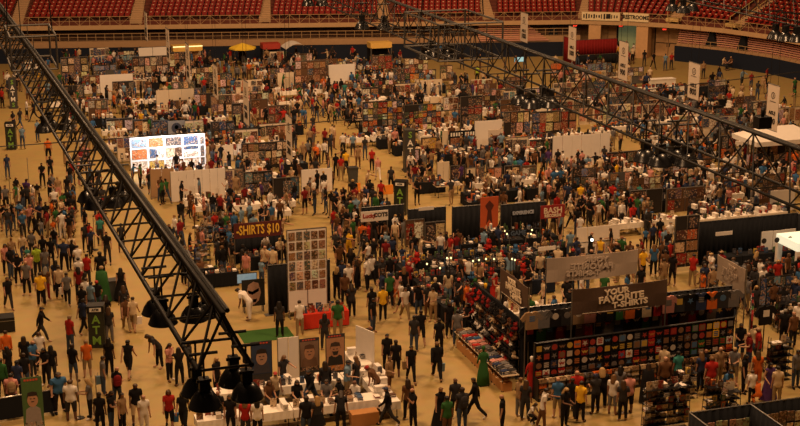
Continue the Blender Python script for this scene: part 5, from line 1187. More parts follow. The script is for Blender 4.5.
# bottom right black partition booth
a = G(690, 430); b = G(800, 416)
a = G(690, 414, 1.9); b = G(812, 398, 1.9); drape((a.x, a.y, 0), (b.x, a.y, 0), 1.95, BLACK, 'black partition in front of the merchandise racks, nearest booth', 'nearest black partition')
drape((a.x, a.y, 0), (a.x, a.y - 3.2, 0), 1.95, BLACK, 'black side partition of the nearest booth')
drape((a.x + 2.55, a.y, 0), (a.x + 2.55, a.y - 3.2, 0), 1.95, BLACK, 'black dividing partition inside the nearest booth')
prints_on((a.x + 1.3, a.y - .06, 0), 'x', 2.3, .6, 1.5, 'first bay of the nearest partition', 'cream', .26, .35, 1.0); prints_on((a.x + 3.9, a.y - .06, 0), 'x', 2.3, .6, 1.5, 'second bay of the nearest partition', 'photo', .3, .35, 1.0)
# racks on the shopping floor
wire_rack(*G(665, 428).xy, 1.9, 1.9, 'round-shouldered rack of white and grey tops, stuffed full', lm='stuffed rack of white tops')
q = G(661, 425)
for i in range(7): shirt_on(q.x - .62 + i * .24, q.y - .25, 1.3, ['white', 'grey', 'white', 'cream', 'charcoal', 'white', 'black'][i], 'round', GC['grey'], '%s top, number %d hung across the stuffed floor rack' % (['white', 'grey', 'white', 'cream', 'charcoal', 'white', 'black'][i], i + 1), False, .1 * (i - 3), .75)
wire_rack(*G(686, 398).xy, .8, 1.35, 'small rack of black tops beside the nearest partition')
wire_rack(*G(712, 412).xy, .7, 1.2, 'white spinner rack beside the nearest partition'); wire_rack(*G(728, 410).xy, .9, .9, 'low rack of comics beside the white spinner')
wire_rack(*G(778, 380).xy, 1.1, 2.0, 'tall black shelf tower behind the empty stroller', lm='tall black shelf tower')
wire_rack(*G(790, 330).xy, 1.6, 1.7, 'rack of hung goods at the edge of the passage', lm='rack at the passage edge')
# stroller
q = G(766, 380); t = empty('stroller', q, .9)
MB().tube((-.2, .45, 1.0), (.2, .45, 1.0), .02, 6).tube((-.22, .45, 1.0), (-.24, -.35, .2), .018, 6).tube((.22, .45, 1.0), (.24, -.35, .2), .018, 6).tube((-.22, .1, .62), (-.26, .42, .14), .016, 6).tube((.22, .1, .62), (.26, .42, .14), .016, 6).obj('frame', GREYM, t)
MB().add([(-.2, -.25, .42), (.2, -.25, .42), (.2, .1, .36), (-.2, .1, .36), (-.2, .3, .85), (.2, .3, .85)], [(0, 1, 2, 3), (3, 2, 5, 4)]).obj('seat', BLACK, t); MB().add([(-.22, .32, .88), (.22, .32, .88), (.22, .0, .98), (-.22, .0, .98), (.2, -.12, .85), (-.2, -.12, .85)], [(0, 1, 2, 3), (3, 2, 4, 5)]).obj('hood', BLACK, t)
for x in (-.26, .26):
    for y, r in ((.42, .13), (-.36, .1)): w0 = MB().tube((x - .02, y, r), (x + .02, y, r), r, 12).obj('wheel', STEEL, t)
tag(t, 'empty black stroller beside the tall black shelf tower', 'stroller')
# bins
def bin_(px, py, label):
    t = empty('waste_bin', G(px, py)); MB().prism([(-.24, 0), (.24, 0), (.3, .95), (-.3, .95)], -.27, .27).obj('body', mat('bin_grey', (.04, .045, .045), .6), t); MB().box((-.32, -.3, .95), (.32, .3, 1.03)).obj('lid', mat('bin_lid', (.03, .03, .032), .5), t); tag(t, label, 'waste bin', 'grey waste bins'); landmark(label.split(' beside')[0].replace('dark grey ', ''), G(px, py))
bin_(113, 299, 'dark grey waste bin beside the green cape'); bin_(353, 182, 'dark grey waste bin beside the middle aisle cluster')
for i, (px, py, h_) in enumerate(((356, 200, 10), (387, 202, 10))):
    t = empty('orange_sign', G(px, py)); MB().box((-.3 - .1 * i, -.02, .5), (.3 + .1 * i, .02, 1.1)).obj('board', mat('orange_board', (.9, .3, .03), .6), t); MB().tube((0, 0, 0), (0, 0, .5), .02, 5).obj('post', GREYM, t); tag(t, ['orange sign board held up beside the middle aisle, the narrower', 'wider orange sign board beside the middle cash machine'][i], 'sign')
# shirts booth left (black racks) and costume side booth
for a in ((196, 214, 246, 222, 'black wire rack of boxed goods beyond the shirt sign'), (216, 232, 256, 228, 'black wire rack beside the shirt sign'), (190, 210, 270, 248, 'black wire rack near the first truss')):
    c, w_, h = place(*a[:4]); wire_rack(c.x, c.y, w_, h, a[4], lm=a[4])
drape_px(234, 282, 262, 235, BLACK, 'black drape hung below the maroon shirt sign')
c = G(300, 333); t = MB().box((-1.2, -.8, 0), (1.2, .8, .012)).obj('green_mat', mat('green_carpet', (.035, .1, .02), .9), None, None, G(266, 335)); tag(t, 'bright green floor mat before the monster poster', 'mat')
# hats, balloons and bulbs over the toy booth in the centre
for i, (px, py, cn, s) in enumerate(((483, 262, 'pink', 1.3), (492, 266, 'red', 1.2), (495, 276, 'red', 1.0), (489, 240, 'red', 1.6), (502, 248, 'red', 1.1), (524, 256, 'red', 1.3), (523, 264, 'red', 1.6), (480, 243, 'white', 1.2), (529, 246, 'white', 1.2), (472, 270, 'blue', 1.2), (475, 276, 'green', 1.1), (500, 252, 'cream', 1.3), (448, 255, 'white', 1.0), (417, 253, 'red', 1.6), (434, 259, 'white', 1.1), (409, 262, 'red', 1.6), (516, 243, 'blue', 1.2))):
    p = G(px, py, 1.5); plush(p.x, p.y, 1.0, cn, s * .85)
    t = MB().tube((0, 0, 0), (0, 0, 1.0), .03, 6).box((-.2, -.2, .98), (.2, .2, 1.0)).box((-.25, -.25, 0), (.25, .25, .03)).obj('display_post', STEEL, None, None, (p.x, p.y, 0)); auto(t, 'black display post carrying a plush toy', 'display post', 'posts in the toy booths')
BULB = mat('warm_bulb', (1, .7, .3), .4, emit=2.5)
for i, (px, py) in enumerate(((447, 258), (451, 258), (427, 264), (473, 261), (479, 260), (486, 259), (512, 259), (515, 260), (440, 268), (494, 259), (505, 231), (507, 234), (532, 230), (531, 234))):
    p = G(px, py, 2.2); t = empty('clamp_lamp', p); MB().lathe([(0, -.05), (.035, -.035), (.045, 0), (.03, .04), (0, .05)], n=8).obj('bulb', BULB, t); MB().tube((0, 0, .07), (0, 0, .2), .02, 5).tube((0, 0, .2), (0, .2, .2), .015, 5).tube((0, .2, .2), (0, .2, -2.2), .018, 5).obj('arm', STEEL, t); auto(t, 'small bright clamp lamp above the dark toy counters', 'lamp', 'small clamp lamps')
p = G(592, 240, 2.0)
t = empty('clamp_lamp', (p.x, p.y, 2.0)); MB().lathe([(0, -.08), (.06, -.05), (.07, 0), (.04, .07), (0, .08)], n=8).obj('bulb', mat('white_bulb', (1, .9, .7), .4, emit=9), t); MB().tube((0, 0, .07), (0, .1, .2), .015, 5).tube((0, .1, .2), (0, .1, -2.0), .018, 5).obj('arm', STEEL, t); tag(t, 'single brilliant lamp on the white panel row above the reversed banner', 'lamp', 'small clamp lamps')
# counters of the central toy booth
for i in range(4): q = G(432 + i * 5, 285 + i * 9); table(20.0 + 0 * i, 0, 'y') if False else None
q = G(412, 285); 
for i in range(5): table(q.x, q.y - i * 1.9 + 1, 'y', 1.83, 'black', ['toy_box', 'figurine', 'figurine', 'book_stack'], 1.2)
q = G(478, 298)
for i in range(4): table(q.x - 2.6 + i * 1.9, q.y, 'x', 1.83, 'blue', ['toy_box', 'figurine', 'print_stack'], 1.2)
q = G(470, 284)
for i in range(5): table(q.x - 3.6 + i * 1.9, q.y, 'x', 1.83, 'black', ['toy_box', 'figurine', 'toy_box'], 1.4)
q = G(465, 268)
for i in range(6): table(q.x - 4.6 + i * 1.9, q.y, 'x', 1.83, 'black', ['toy_box', 'figurine', 'toy_box'], 1.4)
# tables in rows through the hall
rows = [(118, 240, 106), (205, 300, 152), (180, 240, 216), (225, 300, 214), (250, 300, 222), (140, 200, 182), (410, 450, 192), (455, 560, 201), (430, 560, 160), (460, 500, 212), (560, 640, 208), (600, 690, 232), (640, 800, 228), (655, 800, 222), (700, 800, 196), (615, 690, 176),
        (100, 190, 84), (210, 330, 100), (330, 420, 106), (230, 290, 158), (340, 400, 146), (405, 455, 144), (420, 470, 240), (540, 565, 232), (505, 560, 148), (560, 700, 97), (600, 720, 112), (620, 760, 128), (690, 800, 180), (236, 282, 268), (200, 240, 285), (65, 110, 112), (60, 105, 98), (735, 800, 118), (440, 480, 150)]
for x0, x1, y in rows:
    a = G(x0, y); b = G(x1, y); L = (b - a).length; n = int(L / 1.95); cl = random.choice(['white', 'white', 'black'])
    if y > 195: cl = 'white' if y in (208, 192, 232) else random.choice(['white', 'black'])
    for i in range(n):
        q = a.lerp(b, (i + .5) / n)
        # rows run square to the aisles
        yy = a.y + (b.y - a.y) * .5; 
        if is_free(q.x, yy, .25) and is_free(q.x - .8, yy, 0) and is_free(q.x + .8, yy, 0): table(q.x, yy, 'x', 1.83, cl, GOODS, 1.15 if y > 130 else .9)
def inside(x, y, pts):
    c = False; j = len(pts) - 1
    for i in range(len(pts)):
        a, b = pts[i], pts[j]
        if (a.y > y) != (b.y > y) and x < (b.x - a.x) * (y - a.y) / (b.y - a.y) + a.x: c = not c
        j = i
    return c
BACKS = [mat('dark_board', (.03, .025, .022), .8), mat('brown_board', (.12, .065, .035), .8), CREAM, mat('grey_board', (.1, .095, .09), .8)]
NB = [0]
def hides(x, y):
    a, b, s = PX((x, y, 0)); c, top, s2 = PX((x, y, 2.1)); hw = s * 1.0
    return any(k[0] - hw < a < k[1] + hw and b > k[3] + 1 and top < k[3] - 3 for k in KEEP)
def fill_block(poly, xs=2.6, ys=2.5, board=.8, cl=None):
    """booth after booth square to the aisles, in what is left of a block of floor"""
    pts = [G(*p) for p in poly]; x0 = min(p.x for p in pts); x1 = max(p.x for p in pts); y = min(p.y for p in pts) + .5
    while y < max(p.y for p in pts):
        x = x0 + R() * .6
        while x < x1:
            if inside(x, y, pts):
                if all(is_free(x + dx, y + dy, .0) for dx in (-.9, 0, .9) for dy in (-.35, 0, .35)): table(x, y, 'x', 1.83, cl or random.choice(['white', 'black', 'black', 'white', None]), GOODS if not cl else ['toy_box', 'figurine', 'toy_box', 'figurine', 'book_stack'], 1.25)
                if R() < board and NB[0] < 210 and not hides(x, y + 1.05) and all(is_free(x + dx, y + 1.05, .0) for dx in (-1.0, 0, 1.0)):
                    NB[0] += 1; w_ = 1.6 + .8 * R(); h = 1.5 + .8 * R(); t = empty('display_board', (x, y + 1.05, 0)); bk = random.choice(BACKS)
                    MB().box((-w_ / 2, -.02, .3), (w_ / 2, .02, h)).obj('panel', bk, t)
                    for q in (-w_ / 2, w_ / 2): MB().box((q - .02, -.03, 0), (q + .02, .03, h + .03)).box((q - .03, -.25, 0), (q + .03, .25, .04)).obj('post', GREYM, t)
                    auto(t, 'display board %.1f metres tall hung with small pictures' % h, 'display board', 'display boards of the booths')
                    prints_on((x, y + 1.05), 'x', w_ - .05, .6, h - .03, '', random.choice(['mix', 'dark', 'cream', 'photo', 'mix', 'blue', 'bright']), .3 + .2 * R(), .34 + .2 * R(), .93)
                    occupy(x - w_ / 2, y + .95, x + w_ / 2, y + 1.15, 0)
            x += xs
        y += ys
for a in ([(55, 68), (215, 68), (212, 105), (290, 105), (300, 215), (235, 212), (180, 215), (150, 195), (100, 135), (60, 110)], [(250, 70), (400, 64), (430, 90), (500, 100), (560, 108), (615, 140), (615, 165), (560, 180), (410, 165), (375, 140), (325, 95), (250, 95)],
          [(560, 80), (640, 86), (700, 95), (790, 125), (800, 165), (640, 160), (610, 135), (560, 108)], [(410, 190), (560, 178), (640, 168), (800, 168), (800, 225), (690, 228), (640, 215), (575, 205), (500, 198), (410, 203)],
          [(180, 228), (230, 228), (232, 282), (200, 290)], [(740, 330), (800, 325), (800, 300), (780, 300)]):
    fill_block(a)
fill_block([(404, 244), (540, 240), (560, 262), (545, 280), (480, 300), (412, 286)], 2.1, 1.7, .0, 'black')
fill_block([(25, 64), (55, 68), (60, 108), (50, 100)], 2.6, 3, .5)
# big black dressed mannequins and costume forms
def mannequin(px, py, cn, label, top=None):
    t = empty('mannequin', G(px, py)); MB().lathe([(.3, .05), (.26, .5), (.17, .95), (.13, 1.05), (.19, 1.3), (.17, 1.42), (.06, 1.5), (.0, 1.52)], n=14, sy=.7).obj('dress', CLOTH, t, C[cn]); MB().tube((0, 0, 0), (0, 0, .9), .03, 6).box((-.2, -.2, 0), (.2, .2, .03)).obj('stand', STEEL, t)
    MB().lathe([(0, 1.48), (.05, 1.5), (.05, 1.56), (.085, 1.64), (.08, 1.73), (.0, 1.78)], n=12).obj('head', CLOTH, t, C[top or 'cream'])
    for s in (-1, 1): MB().tube((s * .17, 0, 1.38), (s * .27, .02, 1.0), .05, 7, 0, .035).obj('sleeve', CLOTH, t, C[cn])
    tag(t, label, 'mannequin'); landmark(label.split(' beside')[0].split(' at ')[0], G(px, py))
mannequin(435, 312, 'black', 'mannequin in a full black gown at the toy tables'); mannequin(485, 318, 'black', 'yellow-headed mannequin in a black gown', 'yellow'); mannequin(483, 385, 'green', 'mannequin in a green robe beside the flank counters', 'green'); mannequin(531, 396, 'red', 'mannequin in a red shirt at the corner of the shirt wall', 'white')
q = G(763, 352, 0); shirt_on(q.x, q.y, 1.3, 'black', 'square', (.7, .65, .6), 'big black t-shirt with white square graphic hung over the passage', False, 0, 1.3); t = MB().tube((0, .06, 0), (0, .06, 2.2), .03, 6).obj('display_post', STEEL, None, None, (q.x, q.y, 0)); tag(t, 'post carrying the big black t-shirt over the passage', 'display post')
# crowd-control stands
for i, (px, py) in enumerate(((29, 186), (24, 252), (95, 250), (80, 418), (98, 420), (11, 205))):
    t = empty('rope_stand', G(px, py)); MB().tube((0, 0, 0), (0, 0, 1.9 if i != 1 else 1.5), .02, 6).obj('post', GREYM, t); MB().lathe([(.2, 0), (.18, .03), (.03, .05)], n=12).obj('base', WHITE if i == 0 else STEEL, t); auto(t, 'thin metal floor stand', 'floor stand', 'thin floor stands')
t = empty('barricade', G(15, 420), .12); MB().box((-1.6, -.03, .1), (1.6, .03, 1.0)).obj('black_panel', BLACK, t); MB().tube((-1.6, 0, 1.02), (1.6, 0, 1.02), .03, 8).obj('rail', CHROME, t); MB().box((-1.5, -.3, 0), (-1.4, .3, .1)).box((1.4, -.3, 0), (1.5, .3, .1)).obj('foot', STEEL, t); tag(t, 'low black barricade with a bright rail in front of the green banner', 'barricade'); landmark('low black barricade', G(15, 420))
t = empty('speaker_case', G(4, 330)); MB().box((-.5, -.4, 0), (.5, .4, .7)).obj('case', STEEL, t); MB().box((-.5, -.42, .55), (.5, -.4, .58)).obj('trim', GREYM, t); tag(t, 'black equipment case on the bare floor near the hall side', 'case')
# ---------------------------------------------------------------- people seen one by one: foot position, clothing, pose, facing
K = dict
for a in (
 (42, 341, 'black', 'charcoal', 'striding', 90, K(cut='long')), (8, 368, 'orange', 'charcoal', 'standing', 200, K(cut='long')), (26, 374, 'black', 'black', 'idle', 190, {}), (34, 378, 'blue', 'charcoal', 'holding', 60, {}), (41, 369, 'white', 'black', 'standing', 20, K(hair='long')),
 (47, 386, 'black', 'black', 'holding', 330, {}), (53, 384, 'black', 'charcoal', 'standing', 200, {}), (60, 412, 'blue', 'black', 'standing', 30, K(wide=1.4, hair='short')), (72, 421, 'white', 'charcoal', 'standing', 180, K(lcut='shorts', wide=1.2, hair='short')), (91, 419, 'grey', 'black', 'holding', 270, K(hair='long')),
 (74, 382, 'black', 'denim', 'idle', 160, K(lcut='shorts')), (71, 352, 'red', 'denim', 'standing', 150, {}), (88, 378, 'orange', 'khaki', 'standing', 200, K(lcut='shorts', hair='cap')), (110, 376, 'black', 'black', 'standing', 170, K(hair='long')), (104, 395, 'grey', 'denim', 'standing', 110, K(hair='short')),
 (129, 377, 'black', 'black', 'walking', 175, K(cut='tank', lcut='shorts', wide=1.1, hair='short')), (118, 407, 'black', 'denim', 'backpacked', 160, {}), (101, 434, 'black', 'black', 'standing', 180, K(hair='short')), (112, 432, 'black', 'denim', 'holding', 80, {}), (123, 434, 'tan', 'black', 'standing', 60, K(hair='long')),
 (137, 424, 'black', 'cream', 'standing', 20, K(lcut='shorts', wide=1.1, hair='short')), (145, 436, 'white', 'white', 'standing', 30, K(hair='bald')), (170, 429, 'red', 'black', 'walking', 10, K(cut='tee', lcut='shorts', hair='long')), (184, 431, 'black', 'black', 'walking', 0, K(hair='long')),
 (84, 333, 'navy', 'black', 'walking', 150, {}), (110, 343, 'charcoal', 'grey', 'standing', 180, {}), (127, 331, 'brown', 'khaki', 'walking', 200, {}), (134, 331, 'cream', 'khaki', 'walking', 180, K(lcut='shorts', hair='short')), (160, 368, 'charcoal', 'black', 'leaning', 300, K(sc=1.08)), (170, 381, 'pink', 'black', 'holding', 60, {}), (180, 386, 'black', 'black', 'photographing', 200, {}), (190, 379, 'charcoal', 'black', 'standing', 90, {}),
 (3, 398, 'green', 'charcoal', 'standing', 180, K(cut='hoodie')), (13, 414, 'pink', 'black', 'backpacked', 180, K(wide=1.15)), (19, 400, 'navy', 'black', 'standing', 170, {}), (26, 392, 'black', 'denim', 'standing', 200, {}), (10, 385, 'black', 'black', 'standing', 240, {}),
 (217, 396, 'black', 'black', 'standing', 60, {}), (269, 411, 'brown', 'charcoal', 'sitting', 30, {}), (297, 411, 'black', 'charcoal', 'sitting', 20, {}), (307, 438, 'black', 'denim', 'standing', 190, K(wide=1.15, hair='short')), (318, 438, 'charcoal', 'black', 'standing', 200, K(lcut='skirt', hair='long')), (341, 432, 'black', 'black', 'leaning', 180, {}),
 (356, 411, 'white', 'charcoal', 'sitting', 330, {}), (327, 410, 'grey', 'black', 'sitting', 0, {}), (388, 426, 'black', 'charcoal', 'striding', 270, K(cut='long')), (246, 440, 'red', 'charcoal', 'standing', 180, {}), (258, 440, 'white', 'black', 'standing', 190, K(hair='long')), (219, 432, 'black', 'black', 'standing', 20, {}), (231, 436, 'black', 'black', 'standing', 0, {}),
 (387, 371, 'black', 'black', 'standing', 10, {}), (396, 378, 'black', 'black', 'standing', 190, K(lcut='shorts')), (360, 358, 'charcoal', 'charcoal', 'leaning', 80, {}), (325, 350, 'charcoal', 'charcoal', 'standing', 180, {}), (280, 337, 'charcoal', 'black', 'standing', 190, {}), (300, 336, 'white', 'khaki', 'backpacked', 190, {}), (373, 333, 'black', 'denim', 'standing', 60, {}), (341, 409, 'black', 'black', 'sitting', 300, {}), (378, 402, 'brown', 'black', 'leaning', 250, {}),
 (421, 345, 'black', 'black', 'walking', 190, K(lcut='shorts')), (439, 355, 'black', 'black', 'standing', 180, {}), (437, 379, 'black', 'black', 'walking', 185, K(wide=1.15, cut='long')), (411, 382, 'black', 'black', 'walking', 10, {}), (414, 352, 'charcoal', 'denim', 'standing', 170, {}), (408, 420, 'brown', 'black', 'standing', 190, K(hair='long')), (413, 429, 'black', 'black', 'phoning', 300, {}),
 (440, 428, 'black', 'black', 'standing', 30, K(cut='dress', hair='short')), (455, 419, 'charcoal', 'black', 'standing', 190, {}), (462, 429, 'charcoal', 'denim', 'backpacked', 190, K(wide=1.1)), (475, 418, 'black', 'black', 'striding', 260, K(cut='long', hair='short', sc=1.04)), (447, 438, 'green', 'brown', 'standing', 200, K(hair='cap')), (502, 436, 'black', 'black', 'standing', 260, K(hair='bald')), (519, 418, 'tan', 'grey', 'standing', 120, {}), (525, 421, 'charcoal', 'charcoal', 'standing', 160, {}), (542, 429, 'white', 'brown', 'reaching', 90, {}), (530, 424, 'white', 'black', 'crouching', 50, K(sc=.75)),
 (557, 418, 'blue', 'khaki', 'standing', 180, K(lcut='shorts')), (564, 428, 'black', 'black', 'holding', 40, K(hair='long')), (571, 419, 'black', 'charcoal', 'standing', 160, {}), (576, 411, 'red', 'charcoal', 'standing', 180, K(wide=1.15)), (580, 422, 'yellow', 'black', 'standing', 150, K(hair='short')), (595, 414, 'charcoal', 'black', 'holding', 200, K(hair='cap')), (601, 408, 'black', 'black', 'standing', 180, K(wide=1.2)),
 (612, 415, 'white', 'grey', 'standing', 150, K(lcut='shorts')), (628, 414, 'pink', 'black', 'standing', 200, K(lcut='shorts', wide=1.15)), (622, 421, 'charcoal', 'black', 'idle', 180, {}), (619, 406, 'grey', 'denim', 'standing', 170, {}), (647, 403, 'black', 'black', 'standing', 180, K(extra='cape')), (664, 396, 'brown', 'black', 'standing', 180, K(cut='long', wide=1.15)), (677, 390, 'teal', 'charcoal', 'standing', 200, K(hair='short')), (663, 384, 'cream', 'charcoal', 'standing', 150, {}),
 (700, 391, 'navy', 'black', 'standing', 200, {}), (710, 396, 'red', 'khaki', 'standing', 185, K(lcut='shorts', wide=1.15)), (704, 388, 'black', 'denim', 'standing', 160, {}), (718, 385, 'tan', 'khaki', 'standing', 30, {}), (733, 385, 'grey', 'khaki', 'holding', 330, K(lcut='shorts')), (723, 396, 'blue', 'denim', 'crouching', 40, {}), (743, 393, 'black', 'black', 'standing', 60, {}), (756, 390, 'orange', 'orange', 'standing', 180, K(lcut='shorts', hair='long')), (757, 368, 'red', 'charcoal', 'standing', 260, K(sc=1.08, wide=1.1)), (768, 402, 'purple', 'purple', 'idle', 20, K(cut='dress', hair='long')), (751, 404, 'white', 'black', 'standing', 200, K(sc=.85)), (776, 406, 'cream', 'khaki', 'standing', 180, {}),
 (795, 388, 'grey', 'denim', 'standing', 20, K(cut='long')), (792, 348, 'brown', 'black', 'standing', 200, {}), (783, 345, 'black', 'black', 'standing', 170, {}), (758, 405, 'orange', 'orange', 'crouching', 200, K(sc=.8)),
 (9, 237, 'charcoal', 'denim', 'standing', 30, {}), (54, 240, 'orange', 'white', 'standing', 20, K(sc=.7)), (63, 240, 'white', 'white', 'standing', 200, K(cut='dress')), (33, 261, 'grey', 'charcoal', 'standing', 170, {}), (44, 266, 'black', 'black', 'standing', 190, {}), (52, 268, 'black', 'black', 'standing', 170, {}), (65, 272, 'navy', 'black', 'standing', 180, K(wide=1.25, sc=1.05)), (73, 271, 'black', 'black', 'standing', 160, {}), (79, 277, 'white', 'black', 'holding', 210, K(hair='cap')), (86, 252, 'charcoal', 'black', 'standing', 30, {}), (91, 252, 'red', 'black', 'standing', 330, {}), (101, 246, 'teal', 'charcoal', 'standing', 190, {}),
 (108, 265, 'black', 'charcoal', 'standing', 0, K(extra='cape', sc=1.1, hair='short')), (122, 253, 'charcoal', 'black', 'standing', 180, K(lcut='shorts')), (7, 275, 'pink', 'black', 'standing', 20, K(hair='long')), (13, 268, 'tan', 'denim', 'standing', 30, {}), (19, 285, 'black', 'black', 'holding', 10, K(hair='long')), (30, 284, 'pink', 'black', 'walking', 30, {}), (38, 277, 'lime', 'charcoal', 'standing', 200, {}), (42, 306, 'yellow', 'black', 'standing', 190, K(wide=1.15)), (47, 300, 'brown', 'dark red', 'standing', 170, K(hair='long')), (9, 309, 'black', 'charcoal', 'walking', 30, {}),
 (60, 299, 'cream', 'black', 'standing', 185, {}), (57, 293, 'navy', 'black', 'standing', 170, {}), (68, 305, 'grey', 'black', 'walking', 190, {}), (87, 312, 'white', 'grey', 'backpacked', 180, {}), (80, 300, 'dark red', 'black', 'standing', 200, {}), (103, 302, 'green', 'green', 'standing', 180, K(extra='cape', cut='hoodie', sc=1.08, wide=1.1)), (122, 301, 'black', 'black', 'standing', 190, K(cut='dress', hair='long')), (125, 320, 'charcoal', 'denim', 'standing', 200, {}), (83, 320, 'black', 'black', 'standing', 180, {}), (92, 316, 'light blue', 'denim', 'standing', 150, {}), (107, 330, 'black', 'black', 'holding', 170, {}), (80, 290, 'white', 'red', 'standing', 200, {}), (88, 286, 'red', 'charcoal', 'standing', 160, {}),
 (8, 179, 'navy', 'denim', 'standing', 40, {}), (43, 188, 'black', 'black', 'holding', 10, K(hair='long')), (51, 181, 'black', 'black', 'holding', 20, K(lcut='shorts')), (49, 162, 'orange', 'black', 'standing', 190, K(lcut='shorts', wide=1.15)), (23, 149, 'light blue', 'denim', 'standing', 180, {}), (38, 142, 'light blue', 'denim', 'standing', 60, {}), (73, 186, 'red', 'black', 'standing', 180, K(lcut='shorts', hair='wide_hat')), (17, 203, 'black', 'white', 'holding', 60, {}), (28, 212, 'charcoal', 'black', 'standing', 180, {}), (53, 200, 'grey', 'black', 'standing', 190, {}), (59, 203, 'tan', 'pink', 'standing', 200, {}), (68, 202, 'black', 'charcoal', 'standing', 170, {}),
 (303, 165, 'tan', 'tan', 'walking', 170, {}), (308, 163, 'grey', 'charcoal', 'walking', 200, {}), (310, 151, 'tan', 'charcoal', 'standing', 180, {}), (313, 136, 'charcoal', 'denim', 'walking', 20, {}), (316, 168, 'orange', 'black', 'backpacked', 180, K(lcut='shorts')), (325, 151, 'dark red', 'black', 'standing', 160, {}), (330, 158, 'charcoal', 'charcoal', 'standing', 180, {}), (343, 156, 'white', 'black', 'standing', 185, {}), (353, 157, 'light blue', 'charcoal', 'standing', 180, {}), (336, 178, 'black', 'black', 'standing', 200, {}), (341, 181, 'red', 'khaki', 'standing', 190, {}), (346, 175, 'yellow', 'black', 'standing', 190, {}), (358, 169, 'tan', 'brown', 'standing', 10, K(cut='dress')), (365, 160, 'charcoal', 'denim', 'standing', 20, {}),
 (353, 206, 'black', 'brown', 'standing', 180, K(wide=1.3)), (370, 205, 'black', 'black', 'walking', 180, K(wide=1.15)), (381, 206, 'red', 'black', 'walking', 170, {}), (372, 172, 'red', 'black', 'walking', 180, {}), (378, 181, 'pink', 'white', 'walking', 190, {}), (391, 192, 'charcoal', 'black', 'standing', 170, {}), (417, 205, 'black', 'black', 'holding', 20, K(hair='long')), (451, 205, 'charcoal', 'tan', 'reaching', 200, {}), (580, 211, 'yellow', 'cream', 'standing', 180, K(lcut='trousers')), (593, 207, 'tan', 'grey', 'standing', 190, {}), (568, 210, 'navy', 'black', 'standing', 180, {}),
 (336, 261, 'charcoal', 'black', 'walking', 170, K(lcut='shorts')), (349, 261, 'yellow', 'yellow', 'standing', 180, {}), (351, 280, 'black', 'charcoal', 'standing', 190, {}), (357, 287, 'brown', 'black', 'walking', 10, {}), (371, 285, 'white', 'black', 'walking', 30, K(hair='long')), (382, 291, 'charcoal', 'black', 'standing', 40, {}), (390, 288, 'black', 'denim', 'standing', 200, {}), (397, 305, 'pink', 'orange', 'standing', 180, K(lcut='shorts')), (383, 321, 'yellow', 'black', 'standing', 190, {}), (372, 322, 'black', 'black', 'standing', 200, {}), (342, 293, 'navy', 'charcoal', 'standing', 30, {}), (337, 300, 'black', 'black', 'standing', 150, {}), (352, 318, 'charcoal', 'black', 'holding', 200, {}), (338, 336, 'green', 'khaki', 'standing', 180, K(wide=1.2, hair='short')), (266, 266, 'white', 'charcoal', 'standing', 200, {}), (280, 268, 'cream', 'black', 'holding', 20, {}), (250, 320, 'white', 'white', 'leaning', 250, K(wide=1.2)), (345, 306, 'brown', 'black', 'standing', 10, {}),
 (404, 300, 'black', 'black', 'standing', 180, {}), (405, 320, 'white', 'khaki', 'walking', 20, {}), (448, 304, 'cream', 'light blue', 'standing', 185, {}), (459, 306, 'charcoal', 'charcoal', 'standing', 180, {}), (494, 306, 'red', 'red', 'holding', 60, K(cut='dress', hair='long')), (500, 316, 'cream', 'grey', 'standing', 190, {}), (449, 337, 'black', 'black', 'standing', 20, {}), (457, 346, 'grey', 'denim', 'standing', 170, {}), (468, 338, 'black', 'black', 'holding', 300, K(hair='long')), (456, 326, 'black', 'black', 'standing', 60, {}), (428, 318, 'charcoal', 'brown', 'standing', 20, {}), (470, 322, 'dark red', 'black', 'standing', 10, {}),
 (652, 253, 'navy', 'black', 'standing', 20, {}), (659, 247, 'black', 'black', 'standing', 0, {}), (653, 276, 'blue', 'black', 'standing', 180, {}), (661, 272, 'brown', 'charcoal', 'standing', 190, {}), (669, 272, 'red', 'red', 'standing', 200, K(cut='dress')), (664, 258, 'light blue', 'denim', 'standing', 170, {}), (663, 291, 'tan', 'khaki', 'standing', 200, {}), (692, 286, 'red', 'khaki', 'holding', 150, {}), (761, 298, 'white', 'white', 'walking', 20, K(cut='hoodie')), (776, 292, 'red', 'khaki', 'standing', 10, K(hair='long')), (772, 316, 'brown', 'black', 'standing', 200, K(cut='long', wide=1.1)), (781, 320, 'black', 'black', 'standing', 180, {}), (796, 288, 'black', 'black', 'standing', 30, {}), (786, 285, 'brown', 'black', 'standing', 40, {}), (768, 290, 'charcoal', 'black', 'standing', 190, {}), (735, 300, 'blue', 'charcoal', 'standing', 200, {}), (728, 308, 'black', 'denim', 'walking', 30, {}), (745, 310, 'grey', 'khaki', 'standing', 150, {}), (754, 318, 'charcoal', 'black', 'walking', 10, {}), (712, 300, 'tan', 'charcoal', 'standing', 180, {}), (703, 296, 'navy', 'denim', 'standing', 10, {}),
